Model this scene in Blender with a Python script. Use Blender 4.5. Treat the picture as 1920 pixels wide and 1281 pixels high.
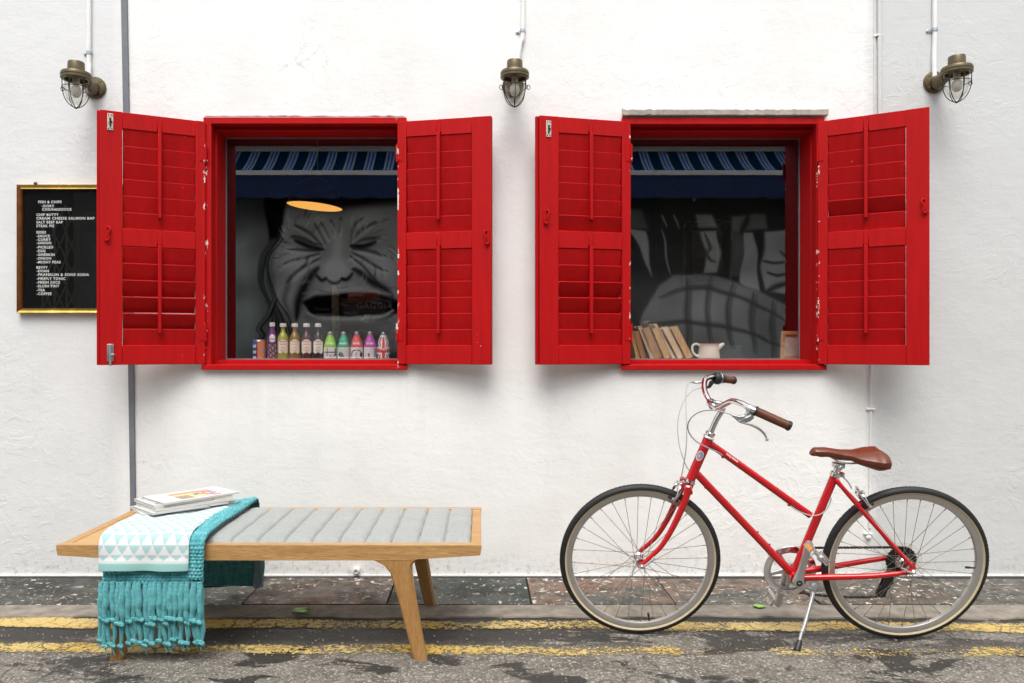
import bpy, math, random
import numpy as np
from mathutils import Vector, Matrix
random.seed(7); rng = np.random.default_rng(5)
PI = math.pi
for o in list(bpy.data.objects): bpy.data.objects.remove(o)
SC = bpy.context.scene
COL = SC.collection

# ------------------------------------------------------------ camera, sky, sun, exposure
FPX, CY, CH, VU, VV = 1450.0, 3.93, 1.165, 900.0, 650.0     # focal length in photo pixels, distance to wall, eye height
cam = bpy.data.cameras.new('camera'); camo = bpy.data.objects.new('camera', cam); COL.objects.link(camo)
camo.location = (0, -CY, CH); camo.rotation_euler = (PI/2, 0, 0)
cam.sensor_width = 36; cam.lens = 36*FPX/1920; cam.shift_x = (960-VU)/1920; cam.shift_y = (VV-640.5)/1920
cam.clip_start = .05; cam.clip_end = 400
SC.camera = camo
SC.render.resolution_x = 1024; SC.render.resolution_y = 683
world = bpy.data.worlds.new('World'); SC.world = world; world.use_nodes = True
wn = world.node_tree; wn.nodes.clear()
wo = wn.nodes.new('ShaderNodeOutputWorld'); wb = wn.nodes.new('ShaderNodeBackground')
sky = wn.nodes.new('ShaderNodeTexSky'); sky.sky_type = 'NISHITA'; sky.sun_disc = False
SUN_EL, SUN_AZ = 62, 186          # azimuth measured from +Y clockwise; 180 = behind the camera
sky.sun_elevation = math.radians(SUN_EL); sky.sun_rotation = math.radians(SUN_AZ)
sky.air_density = 1.0; sky.dust_density = 3.0; sky.ozone_density = 1.0
hs = wn.nodes.new('ShaderNodeHueSaturation'); hs.inputs['Saturation'].default_value = .22
wn.links.new(sky.outputs[0], hs.inputs['Color']); wn.links.new(hs.outputs[0], wb.inputs[0])
wb.inputs[1].default_value = .15
wn.links.new(wb.outputs[0], wo.inputs[0])
sl = bpy.data.lights.new('sun', 'SUN'); sl.energy = 1.5; sl.angle = math.radians(38); sl.color = (1, .965, .91)
so = bpy.data.objects.new('sun', sl); COL.objects.link(so)
az, el = math.radians(SUN_AZ), math.radians(SUN_EL)
sdir = Vector((math.sin(az)*math.cos(el), math.cos(az)*math.cos(el), math.sin(el)))
so.rotation_euler = (-sdir).to_track_quat('-Z', 'Y').to_euler(); so.location = (0, -6, 8)
vs = SC.view_settings; vs.view_transform = 'Standard'; vs.look = 'None'; vs.gamma = 1; vs.use_curve_mapping = False
vs.exposure = .80

# ------------------------------------------------------------ helpers
def W(u, v, Y):
    """the point at depth Y that the photograph shows at (u, v)"""
    D = CY + Y
    return Vector(((u-VU)*D/FPX, Y, CH-(v-VV)*D/FPX))
def px(u, Y=0): return (u-VU)*(CY+Y)/FPX
def pz(v, Y=0): return CH-(v-VV)*(CY+Y)/FPX
def Gd(u, v):
    """the ground point seen at (u, v)"""
    D = CH*FPX/(v-VV); return Vector(((u-VU)*D/FPX, D-CY, 0))

def spline(pts, n=6, closed=False):
    P = [Vector(p) for p in pts]; N = len(P); out = []
    if N < 3: return P
    for i in range(N if closed else N-1):
        g = (lambda k: P[k % N]) if closed else (lambda k: P[max(0, min(N-1, k))])
        a, b, c, d = g(i-1), g(i), g(i+1), g(i+2)
        for j in range(n):
            t = j/n; t2 = t*t; t3 = t2*t
            out.append(.5*((2*b)+(c-a)*t+(2*a-5*b+4*c-d)*t2+(3*b-a-3*c+d)*t3))
    if not closed: out.append(P[-1])
    return out

class MB:
    def __init__(s): s.v = []; s.f = []; s.m = []; s.col = None
    def add(s, vs, fs, mi=0):
        b = len(s.v); s.v += [tuple(p) for p in vs]; s.f += [tuple(b+i for i in f) for f in fs]; s.m += [mi]*len(fs); return s
    def obox(s, o, ax, ay, az, mi=0):
        """box from corner o along three edge vectors"""
        o, ax, ay, az = map(Vector, (o, ax, ay, az))
        vs = [o, o+ax, o+ax+ay, o+ay, o+az, o+ax+az, o+ax+ay+az, o+ay+az]
        fs = [(0,3,2,1),(4,5,6,7),(0,1,5,4),(1,2,6,5),(2,3,7,6),(3,0,4,7)]
        if ax.cross(ay).dot(az) < 0: fs = [f[::-1] for f in fs]
        return s.add(vs, fs, mi)
    def box(s, x0, x1, y0, y1, z0, z1, mi=0): return s.obox((x0,y0,z0), (x1-x0,0,0), (0,y1-y0,0), (0,0,z1-z0), mi)
    def cbox(s, c, ex, ey, ez, mi=0):
        c, ex, ey, ez = map(Vector, (c, ex, ey, ez)); return s.obox(c-ex-ey-ez, ex*2, ey*2, ez*2, mi)
    def tube(s, pts, r, seg=12, caps=True, mi=0, closed=False, sq=1.0, up=None):
        P = [Vector(p) for p in pts]; N = len(P)
        R = list(r) if isinstance(r, (list, tuple)) else [r]*N
        if len(R) != N: R = [R[0]+(R[-1]-R[0])*i/(N-1) for i in range(N)] if len(R) == 2 else [float(np.interp(i/(N-1)*(len(R)-1), range(len(R)), R)) for i in range(N)]
        T = []
        for i in range(N):
            a = P[(i-1) % N] if closed else P[max(i-1, 0)]; b = P[(i+1) % N] if closed else P[min(i+1, N-1)]
            T.append((b-a).normalized())
        u = Vector(up) if up else Vector((0,0,1))
        if abs(u.dot(T[0])) > .9 and not up: u = Vector((0,1,0))
        u = (u-T[0]*u.dot(T[0])).normalized(); vs = []
        for i in range(N):
            u = (u-T[i]*u.dot(T[i])).normalized(); w = T[i].cross(u)
            for k in range(seg):
                a = 2*PI*k/seg; vs.append(P[i]+R[i]*(math.cos(a)*u*sq+math.sin(a)*w))
        fs = []
        for i in range(N if closed else N-1):
            j = (i+1) % N
            for k in range(seg):
                l = (k+1) % seg; fs.append((i*seg+k, i*seg+l, j*seg+l, j*seg+k))
        if caps and not closed: fs += [tuple(range(seg))[::-1], tuple((N-1)*seg+k for k in range(seg))]
        return s.add(vs, fs, mi)
    def lathe(s, c, axis, prof, seg=32, ref=None, a0=0, a1=2*PI, mi=0, closeprof=False):
        """prof: list of (radius, height along axis)"""
        c = Vector(c); ax = Vector(axis).normalized(); r0 = Vector(ref) if ref else (Vector((1,0,0)) if abs(ax.x) < .9 else Vector((0,0,1)))
        u = (r0-ax*r0.dot(ax)).normalized(); w = ax.cross(u); full = abs(a1-a0-2*PI) < 1e-6
        ns = seg if full else seg+1; vs = []
        for k in range(ns):
            a = a0+(a1-a0)*k/seg
            for (r, h) in prof: vs.append(c+ax*h+r*(math.cos(a)*u+math.sin(a)*w))
        n = len(prof); fs = []
        for k in range(seg):
            l = (k+1) % ns
            for j in range(n if closeprof else n-1):
                q = (j+1) % n
                if prof[j][0] < 1e-7 and prof[q][0] < 1e-7: continue
                fs.append((k*n+j, l*n+j, l*n+q, k*n+q))
        return s.add(vs, fs, mi)
    def ball(s, c, r, seg=10, rings=6, sc=(1,1,1), mi=0):
        c = Vector(c); vs = [c+Vector((0,0,r*sc[2]))]
        for i in range(1, rings):
            t = PI*i/rings
            for k in range(seg):
                a = 2*PI*k/seg; vs.append(c+Vector((r*sc[0]*math.sin(t)*math.cos(a), r*sc[1]*math.sin(t)*math.sin(a), r*sc[2]*math.cos(t))))
        vs.append(c-Vector((0,0,r*sc[2]))); fs = []
        for k in range(seg): fs.append((0, 1+k, 1+(k+1) % seg))
        for i in range(rings-2):
            for k in range(seg):
                a = 1+i*seg; b = a+seg; l = (k+1) % seg; fs.append((a+k, b+k, b+l, a+l))
        b = 1+(rings-2)*seg; e = len(vs)-1
        for k in range(seg): fs.append((b+k, e, b+(k+1) % seg))
        return s.add(vs, fs, mi)
    def prism(s, poly, ext, mi=0):
        P = [Vector(p) for p in poly]; e = Vector(ext); n = len(P)
        return s.add(P+[p+e for p in P], [tuple(range(n))[::-1], tuple(range(n, 2*n))]+[(i, (i+1) % n, n+(i+1) % n, n+i) for i in range(n)], mi)
    def grid(s, fn, nu, nv, mi=0):
        """fn(i,j) for i<=nu, j<=nv"""
        return s.add([fn(i, j) for j in range(nv+1) for i in range(nu+1)],
                     [(j*(nu+1)+i, j*(nu+1)+i+1, (j+1)*(nu+1)+i+1, (j+1)*(nu+1)+i) for j in range(nv) for i in range(nu)], mi)
    def build(s, name, mat, parent=None, smooth=35, bevel=0, col=None, fixn=False):
        me = bpy.data.meshes.new(name); off = worldloc(parent) if parent else Vector((0,0,0))
        me.from_pydata([tuple(Vector(p)-off) for p in s.v], [], s.f)
        for m in (mat if isinstance(mat, (list, tuple)) else [mat]): me.materials.append(m)
        me.polygons.foreach_set('material_index', s.m)
        if fixn:
            import bmesh
            b = bmesh.new(); b.from_mesh(me); bmesh.ops.recalc_face_normals(b, faces=b.faces); b.to_mesh(me); b.free()
        if smooth:
            me.polygons.foreach_set('use_smooth', [True]*len(me.polygons)); me.set_sharp_from_angle(angle=math.radians(smooth))
        if col is not None:
            at = me.color_attributes.new('paint', 'FLOAT_COLOR', 'POINT'); at.data.foreach_set('color', np.asarray(col, dtype=np.float32).ravel())
        me.update(); o = bpy.data.objects.new(name, me); COL.objects.link(o)
        if parent: o.parent = parent
        if bevel:
            bv = o.modifiers.new('bevel', 'BEVEL'); bv.width = bevel; bv.segments = 2; bv.limit_method = 'ANGLE'; bv.angle_limit = math.radians(40)
            bv.harden_normals = False
        return o
def worldloc(o):
    p = Vector((0,0,0))
    while o: p += o.location; o = o.parent
    return p
def tag(o, label=None, cat=None, group=None, kind=None):
    if label: o['label'] = label
    if cat: o['category'] = cat
    if group: o['group'] = group
    if kind: o['kind'] = kind
    return o
def thing(name, loc, label, cat, group=None):
    o = bpy.data.objects.new(name, None); o.empty_display_size = .1; COL.objects.link(o); o.location = loc
    return tag(o, label, cat, group)
def text_shape(s, size=1.0, bold=0.0, space=1.0, sx=1.0):
    """flat letter outlines as (verts2d, faces)"""
    cu = bpy.data.curves.new('lettering', 'FONT'); cu.body = s; cu.size = size; cu.offset = bold; cu.resolution_u = 2; cu.space_character = space
    o = bpy.data.objects.new('lettering', cu); COL.objects.link(o)
    dg = bpy.context.evaluated_depsgraph_get(); me = o.evaluated_get(dg).to_mesh()
    V = [(v.co.x*sx, v.co.y) for v in me.vertices]; F = [tuple(p.vertices) for p in me.polygons]
    o.evaluated_get(dg).to_mesh_clear(); bpy.data.objects.remove(o); bpy.data.curves.remove(cu)
    return V, F

# ------------------------------------------------------------ materials
class NT:
    def __init__(s, name):
        s.m = bpy.data.materials.new(name); s.m.use_nodes = True; s.t = s.m.node_tree; s.t.nodes.clear()
        s.out = s.n('ShaderNodeOutputMaterial'); s.b = s.n('ShaderNodeBsdfPrincipled'); s.l(s.b.outputs[0], s.out.inputs[0])
    def n(s, t, **k):
        x = s.t.nodes.new(t)
        for a, b in k.items(): setattr(x, a, b)
        return x
    def l(s, a, b): s.t.links.new(a, b)
    def pos(s, sc=(1,1,1), rot=(0,0,0), obj=False):
        g = s.n('ShaderNodeTexCoord').outputs['Object'] if obj else s.n('ShaderNodeNewGeometry').outputs['Position']
        m = s.n('ShaderNodeMapping'); m.inputs['Scale'].default_value = sc; m.inputs['Rotation'].default_value = rot
        s.l(g, m.inputs[0]); return m.outputs[0]
    def noise(s, scale, detail=4, rough=.6, vec=None, dist=0, dim='3D'):
        x = s.n('ShaderNodeTexNoise'); x.noise_dimensions = dim
        x.inputs['Scale'].default_value = scale; x.inputs['Detail'].default_value = detail; x.inputs['Roughness'].default_value = rough; x.inputs['Distortion'].default_value = dist
        s.l(vec if vec is not None else s.pos(), x.inputs['Vector'])
        return x.outputs[0]
    def vor(s, scale, feature='F1', vec=None, out=0, rand=1):
        x = s.n('ShaderNodeTexVoronoi'); x.feature = feature; x.inputs['Scale'].default_value = scale; x.inputs['Randomness'].default_value = rand
        if vec is not None: s.l(vec, x.inputs['Vector'])
        return x.outputs[out]
    def ramp(s, fac, stops, ease='LINEAR'):
        x = s.n('ShaderNodeValToRGB'); x.color_ramp.interpolation = ease; e = x.color_ramp.elements
        while len(e) < len(stops): e.new(.5)
        for i, (p, c) in enumerate(stops):
            e[i].position = p; e[i].color = (c, c, c, 1) if isinstance(c, (int, float)) else (*c, 1)
        s.l(fac, x.inputs[0]); return x.outputs[0]
    def math(s, op, a, b=None, clamp=False):
        x = s.n('ShaderNodeMath', operation=op); x.use_clamp = clamp
        for i, q in enumerate((a, b)):
            if q is None: continue
            if isinstance(q, (int, float)): x.inputs[i].default_value = q
            else: s.l(q, x.inputs[i])
        return x.outputs[0]
    def mix(s, fac, a, b, mode='MIX'):
        x = s.n('ShaderNodeMix', data_type='RGBA', blend_type=mode)
        for i, q in ((0, fac), (6, a), (7, b)):
            if isinstance(q, (int, float)): x.inputs[i].default_value = q if i == 0 else (q, q, q, 1)
            elif isinstance(q, tuple): x.inputs[i].default_value = (*q, 1)
            else: s.l(q, x.inputs[i])
        return x.outputs[2]
    def bump(s, h, strength=.5, dist=.01, prev=None):
        x = s.n('ShaderNodeBump'); x.inputs['Strength'].default_value = strength; x.inputs['Distance'].default_value = dist
        s.l(h, x.inputs['Height'])
        if prev is not None: s.l(prev, x.inputs['Normal'])
        return x.outputs[0]
    def sep(s, v):
        x = s.n('ShaderNodeSeparateXYZ'); s.l(v, x.inputs[0]); return x.outputs
    def fin(s, col=None, rough=None, metal=None, normal=None, **k):
        for nm, q in (('Base Color', col), ('Roughness', rough), ('Metallic', metal), ('Normal', normal)):
            if q is None: continue
            if isinstance(q, tuple): s.b.inputs[nm].default_value = (*q, 1)
            elif isinstance(q, (int, float)): s.b.inputs[nm].default_value = q
            else: s.l(q, s.b.inputs[nm])
        for a, b in k.items(): s.b.inputs[a.replace('_', ' ')].default_value = b
        return s.m
def simple(name, col, rough=.5, metal=0, var=.12, vs_=25, bump=0, bs=60, bd=.002, **k):
    t = NT(name); nz = t.noise(vs_, 4)
    c = t.mix(t.ramp(nz, [(.3, 0), (.7, 1)]), tuple(x*(1-var) for x in col), tuple(min(1, x*(1+var)) for x in col))
    r = t.math('MULTIPLY_ADD', nz, .15); t.t.nodes[-1].inputs[2].default_value = max(0, rough-.075)
    nb = t.bump(t.noise(bs, 3), bump, bd) if bump else None
    return t.fin(c, r, metal, nb, **k)

def m_wall():
    t = NT('white_plaster'); p = t.pos()
    x, y, z = t.sep(p)
    big = t.noise(1.3, 5, .6, p); med = t.noise(6, 6, .62, p, .6); fine = t.noise(70, 4, .6, p); strk = t.noise(2.2, 5, .6, t.pos((1, 1, .22)))
    c = t.mix(t.ramp(big, [(.35, 0), (.65, 1)]), (.79, .785, .765), (.83, .825, .81))
    c = t.mix(t.ramp(strk, [(.45, 0), (.75, .5)]), c, (.70, .69, .665))
    c = t.mix(t.ramp(med, [(.55, 0), (.8, .25)]), c, (.68, .68, .67))
    # right-hand bay: greyer smoother coat with upper shade painted in; left-hand bay: cooler coat
    side = t.math('ADD', t.math('MULTIPLY', t.math('SUBTRACT', x, 1.99), 14), t.math('MULTIPLY', med, 1.0), True)
    c = t.mix(side, c, (.59, .60, .595))
    lft = t.math('MULTIPLY', t.math('SUBTRACT', -1.8, x), 14, True); c = t.mix(t.math('MULTIPLY', lft, .6), c, (.62, .63, .645))
    # grime and splashes along the foot of the wall
    gz = t.math('SUBTRACT', 1, t.math('DIVIDE', z, .16), True)
    g = t.math('MULTIPLY', gz, t.ramp(t.noise(34, 6, .78, p), [(.52, 0), (.64, .8)])); c = t.mix(g, c, (.30, .27, .21))
    rs = t.ramp(t.noise(9, 4, .6, t.pos((1, 1, .07))), [(.54, 0), (.70, .13)]); rb = t.math('MULTIPLY', t.math('LESS_THAN', z, 1.07), t.math('SUBTRACT', 1, t.math('MULTIPLY', t.math('SUBTRACT', 1.07, z), 1.6), True)); c = t.mix(t.math('MULTIPLY', rs, rb), c, (.50, .49, .46))
    gz2 = t.math('SUBTRACT', 1, t.math('DIVIDE', z, .5), True); c = t.mix(t.math('MULTIPLY', gz2, .18), c, (.60, .575, .52))
    spk = t.ramp(t.vor(26, 'F1', p), [(.03, 1), (.055, 0)]); spm = t.ramp(t.noise(1.8, 2, .5, p), [(.52, 0), (.6, 1)])
    c = t.mix(t.math('MULTIPLY', t.math('MULTIPLY', spk, spm), .8), c, (.25, .24, .22))
    # hair cracks
    pd = t.n('ShaderNodeVectorMath', operation='ADD'); t.l(p, pd.inputs[0])
    nn = t.n('ShaderNodeTexNoise'); nn.inputs['Scale'].default_value = 5; nn.inputs['Detail'].default_value = 6; t.l(p, nn.inputs['Vector'])
    sc = t.n('ShaderNodeVectorMath', operation='SCALE'); sc.inputs['Scale'].default_value = .35; t.l(nn.outputs['Color'], sc.inputs[0]); t.l(sc.outputs[0], pd.inputs[1])
    cr = t.ramp(t.vor(2.3, 'DISTANCE_TO_EDGE', pd.outputs[0]), [(0, 1), (.006, 0)]); crm = t.ramp(t.noise(1.6, 2, .5, t.pos()), [(.55, 0), (.66, 1)])
    crk = t.math('MULTIPLY', cr, crm); c = t.mix(t.math('MULTIPLY', crk, .45), c, (.40, .39, .37))
    fl = t.ramp(t.noise(9, 3, .5, p, 1.5), [(.52, 0), (.56, 1)])          # flaked coats of paint
    flm = t.math('MULTIPLY', fl, t.ramp(t.noise(1.1, 3, .5, p), [(.48, 0), (.62, 1)]))
    h = t.bump(t.noise(1.7, 3, .5, p), .5, .03); h = t.bump(flm, .25, .003, h); h = t.bump(t.noise(16, 6, .75, t.pos((1, 1, 1.6))), .42, .0055, h); h = t.bump(fine, .22, .002, h); h = t.bump(crk, -.6, .004, h)
    return t.fin(c, .8, 0, h)
def m_red():
    t = NT('red_gloss_paint'); p = t.pos(); gr = t.noise(30, 5, .65, t.pos((1, 1, .12)))
    c = t.mix(t.ramp(gr, [(.3, 0), (.75, 1)]), (.37, .0025, .0035), (.48, .004, .005))
    c = t.mix(t.ramp(t.noise(3, 4, .6, p), [(.45, 0), (.75, .45)]), c, (.36, .004, .006))
    ch = t.math('MULTIPLY', t.ramp(t.noise(55, 3, .6, t.pos((1, 1, .5))), [(.72, 0), (.74, 1)]), t.ramp(t.noise(4.5, 2, .5, p), [(.60, 0), (.66, 1)]))
    xx, yy, zz = t.sep(p); near = None; jag = t.math('MULTIPLY', t.math('SUBTRACT', t.noise(60, 3, .6, p), .5), .02)
    for hx in (-1.385, -.417, .761, 1.703):
        q = t.math('LESS_THAN', t.math('ABSOLUTE', t.math('ADD', t.math('SUBTRACT', xx, hx), jag)), .0075); near = q if near is None else t.math('MAXIMUM', near, q)
    near = t.math('MULTIPLY', near, t.math('LESS_THAN', yy, -.012)); ec = t.math('MULTIPLY', near, t.ramp(t.noise(20, 4, .7, t.pos((1, 1, .8))), [(.60, 0), (.63, 1)])); ch = t.math('MAXIMUM', ch, ec)
    c = t.mix(ch, c, (.72, .66, .62))
    h = t.bump(gr, .25, .002); h = t.bump(t.noise(90, 3, .6, p), .12, .0015, h)
    return t.fin(c, t.math('MULTIPLY_ADD', gr, .25), 0, h, Specular_IOR_Level=.16)
def m_wood(name='oak', c1=(.38, .20, .068), c2=(.60, .375, .16), ax=(.6, 9, 9)):
    t = NT(name); p = t.pos(ax)
    g = t.noise(5, 6, .65, p, .8); f = t.noise(45, 4, .6, p)
    c = t.mix(t.ramp(g, [(.3, 0), (.7, 1)]), c1, c2); c = t.mix(t.ramp(f, [(.4, .6), (.58, 0)]), c, tuple(x*.72 for x in c1))
    return t.fin(c, .42, 0, t.bump(f, .12, .001), Specular_IOR_Level=.4)
def m_asphalt():
    t = NT('asphalt'); p = t.pos()
    x, y, z = t.sep(p)
    big = t.noise(1.6, 5, .65, p); med = t.noise(7, 6, .7, p, .4)
    c = t.mix(t.ramp(med, [(.3, 0), (.7, 1)]), (.088, .078, .065), (.215, .193, .161))
    st = t.vor(150, 'F1', p, 1); sv = t.sep(st)[0]
    c = t.mix(t.ramp(sv, [(.80, 0), (.93, .75)]), c, (.44, .41, .36))
    c = t.mix(t.ramp(sv, [(0, .7), (.2, 0)]), c, (.035, .032, .03))
    dr = t.noise(60, 3, .7, p); c = t.mix(t.ramp(dr, [(.38, .5), (.5, 0)]), c, (.03, .029, .028))
    c = t.mix(t.ramp(t.noise(3, 5, .7, p), [(.5, 0), (.72, .4)]), c, (.22, .20, .175))
    # dark tar band between the kerb and the second line, dusty lighter street further out
    band = t.math('MULTIPLY', t.math('ADD', y, 1.02), 6, True)
    brk = t.math('MULTIPLY', t.math('SUBTRACT', t.noise(48, 4, .8, p), .5), .22)
    m = t.math('MULTIPLY', band, t.ramp(t.math('ADD', t.math('ADD', t.noise(1.7, 5, .62, t.pos((.75, 2.4, 1)), .5), brk), t.math('MULTIPLY', x, -.035)), [(.435, 0), (.460, 1)]))
    c = t.mix(t.math('MULTIPLY', m, .92), c, (.016, .0135, .0115))
    pt = t.ramp(t.math('ADD', t.noise(2.6, 5, .62, t.pos((1, 2.0, 1), (0, 0, .3)), .6), brk), [(.555, 0), (.58, .92)])   # wet patches
    c = t.mix(pt, c, (.016, .014, .012))
    kj = t.math('ADD', t.math('MULTIPLY', t.math('SUBTRACT', t.noise(5, 5, .7, p), .5), .10), y); kl = t.math('GREATER_THAN', kj, -.645); c = t.mix(t.math('MULTIPLY', kl, .9), c, (.014, .012, .011))
    r = t.mix(t.math('MAXIMUM', m, pt), .85, .6)
    vp = t.n('ShaderNodeVectorMath', operation='ADD'); t.l(p, vp.inputs[0]); nn = t.n('ShaderNodeTexNoise'); nn.inputs['Scale'].default_value = 9; nn.inputs['Detail'].default_value = 5
    t.l(p, nn.inputs['Vector']); s_ = t.n('ShaderNodeVectorMath', operation='SCALE'); s_.inputs['Scale'].default_value = .12; t.l(nn.outputs['Color'], s_.inputs[0]); t.l(s_.outputs[0], vp.inputs[1])
    ck = t.math('MULTIPLY', t.ramp(t.vor(5.5, 'DISTANCE_TO_EDGE', vp.outputs[0]), [(0, 1), (.03, 0)]), t.ramp(t.noise(2, 2, .5, t.pos()), [(.5, 0), (.6, 1)]))
    c = t.mix(t.math('MULTIPLY', ck, .8), c, (.015, .014, .013))
    h = t.bump(t.vor(150, 'F1', p), -.8, .006); h = t.bump(med, .5, .012, h); h = t.bump(ck, -.7, .006, h)
    return t.fin(c, r, 0, h)
def m_yellow():
    t = NT('worn_yellow_road_paint'); p = t.pos()
    vp = t.n('ShaderNodeVectorMath', operation='ADD'); t.l(p, vp.inputs[0]); nn = t.n('ShaderNodeTexNoise'); nn.inputs['Scale'].default_value = 14; nn.inputs['Detail'].default_value = 5
    t.l(p, nn.inputs['Vector']); s_ = t.n('ShaderNodeVectorMath', operation='SCALE'); s_.inputs['Scale'].default_value = .09; t.l(nn.outputs['Color'], s_.inputs[0]); t.l(s_.outputs[0], vp.inputs[1])
    cr = t.ramp(t.vor(9, 'DISTANCE_TO_EDGE', vp.outputs[0]), [(0, 1), (.05, 0)]); cr2 = t.ramp(t.vor(26, 'DISTANCE_TO_EDGE', vp.outputs[0]), [(0, 1), (.06, 0)])
    crm = t.ramp(t.noise(2.6, 3, .6, p), [(.42, 0), (.58, 1)])
    gone = t.math('MAXIMUM', t.math('MULTIPLY', cr, crm), t.math('MULTIPLY', cr2, t.ramp(t.noise(3.1, 3, .6, t.pos((1,1,1),(0,0,1))), [(.5, 0), (.6, 1)])))
    uv = t.n('ShaderNodeAttribute', attribute_name='edge').outputs['Fac']
    lo = t.noise(1.5, 4, .6, p, .5); hi = t.noise(42, 4, .8, p); wear = t.math('ADD', t.math('ADD', t.math('MULTIPLY', lo, .42), t.math('MULTIPLY', hi, .33)), t.math('MULTIPLY', t.noise(130, 3, .7, p), .25))
    gone = t.math('MAXIMUM', gone, t.ramp(t.math('ADD', wear, t.math('MULTIPLY', uv, .22)), [(.498, 0), (.52, 1)]))
    c = t.mix(t.ramp(t.noise(3, 5, .7, p), [(.35, 0), (.7, 1)]), (.50, .31, .035), (.58, .44, .14))
    c = t.mix(t.ramp(t.noise(60, 4, .8, p), [(.50, 0), (.68, .65)]), c, (.16, .12, .06)); c = t.mix(t.ramp(t.noise(1.1, 3, .6, p), [(.4, 0), (.7, .5)]), c, (.55, .50, .33))
    tr = t.n('ShaderNodeBsdfTransparent'); mx = t.n('ShaderNodeMixShader')
    t.fin(c, .7, 0, t.bump(t.noise(90, 4, .7, p), .5, .004))
    t.l(gone, mx.inputs[0]); t.l(t.b.outputs[0], mx.inputs[1]); t.l(tr.outputs[0], mx.inputs[2]); t.l(mx.outputs[0], t.out.inputs[0]); return t.m
def m_plate(name, c1, c2, seed):
    t = NT(name); p = t.pos((1,1,1), (0,0,0)); q = t.n('ShaderNodeVectorMath', operation='ADD'); t.l(p, q.inputs[0]); q.inputs[1].default_value = (seed*3.7, seed*1.3, 0); q = q.outputs[0]
    c = t.mix(t.ramp(t.noise(2.6, 6, .65, q, .6), [(.40, 0), (.60, 1)]), c1, c2)
    c = t.mix(t.ramp(t.noise(14, 5, .7, q), [(.46, 0), (.60, .8)]), c, (.028, .028, .025))
    c = t.mix(t.ramp(t.noise(45, 3, .8, q), [(.56, 0), (.68, .5)]), c, (.24, .20, .15))
    w = t.math('MULTIPLY', t.ramp(t.noise(16, 3, .55, q, 1), [(.63, 0), (.66, 1)]), t.ramp(t.noise(2.4, 3, .5, q), [(.45, 0), (.55, 1)]))
    w2 = t.math('MULTIPLY', t.ramp(t.noise(34, 4, .65, q, .4), [(.60, 0), (.63, 1)]), t.ramp(t.noise(4, 3, .6, q), [(.40, 0), (.50, 1)])); w3 = t.math('MULTIPLY', t.ramp(t.noise(80, 2, .6, q), [(.68, 0), (.71, .8)]), t.ramp(t.noise(3, 2, .6, q), [(.5, 0), (.56, 1)]))
    w = t.math('MAXIMUM', t.math('MAXIMUM', w, w2), w3)
    c = t.mix(w, c, (.62, .57, .50))
    # raised lozenges of the tread pattern
    ch = t.n('ShaderNodeTexBrick'); ch.offset = .5; ch.inputs['Scale'].default_value = 38; ch.inputs['Mortar Size'].default_value = .028; ch.inputs['Brick Width'].default_value = .55; ch.inputs['Row Height'].default_value = .32
    ch.inputs['Mortar Smooth'].default_value = .5
    t.l(t.pos((1, 1, 1), (0, 0, .6)), ch.inputs['Vector']); h = t.bump(ch.outputs['Fac'], .55, .003); h = t.bump(t.noise(60, 5, .7, q), .5, .003, h)
    return t.fin(c, t.ramp(t.noise(5, 4, .6, q), [(.4, .35), (.6, .75)]), .15, h)
def m_glass(name, refl=.3, tint=(.97, .985, .98), rough=0):
    t = NT(name); t.t.nodes.remove(t.b); tr = t.n('ShaderNodeBsdfTransparent'); tr.inputs[0].default_value = (*tint, 1); gl = t.n('ShaderNodeBsdfGlossy'); gl.inputs['Roughness'].default_value = rough
    lw = t.n('ShaderNodeLayerWeight'); bf = t.n('ShaderNodeNewGeometry').outputs['Backfacing']
    mx = t.n('ShaderNodeMixShader'); fz = t.math('ADD', t.math('MULTIPLY', t.math('POWER', lw.outputs['Facing'], 4), .5), refl, True); f = t.math('MULTIPLY', fz, t.math('SUBTRACT', 1, bf))
    t.l(f, mx.inputs[0]); t.l(tr.outputs[0], mx.inputs[1]); t.l(gl.outputs[0], mx.inputs[2]); t.l(mx.outputs[0], t.out.inputs[0]); return t.m
def m_vcol(name, rough=.7, spec=.3):
    t = NT(name); a = t.n('ShaderNodeAttribute', attribute_name='paint'); t.b.inputs['Specular IOR Level'].default_value = spec
    return t.fin(a.outputs['Color'], rough)
def m_emit(name, col, s):
    t = NT(name); return t.fin(col, .5, Emission_Color=(*col, 1), Emission_Strength=s)
def m_fabric(name, c1, c2, sc=260, bump=.5, rough=.95):
    t = NT(name); p = t.pos(); a = t.noise(sc, 3, .7, p); b = t.noise(4, 4, .6, p); w1 = t.noise(sc*.7, 2, .5, t.pos((1, .12, .12))); w2 = t.noise(sc*.7, 2, .5, t.pos((.12, 1, 1)))
    c = t.mix(t.ramp(t.math('MULTIPLY', t.math('ADD', w1, w2), .5), [(.35, 0), (.65, 1)]), c1, c2); c = t.mix(t.ramp(b, [(.4, 0), (.75, .2)]), c, tuple(x*.7 for x in c1))
    return t.fin(c, rough, 0, t.bump(a, bump, .0015), Sheen_Weight=.25)

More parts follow.
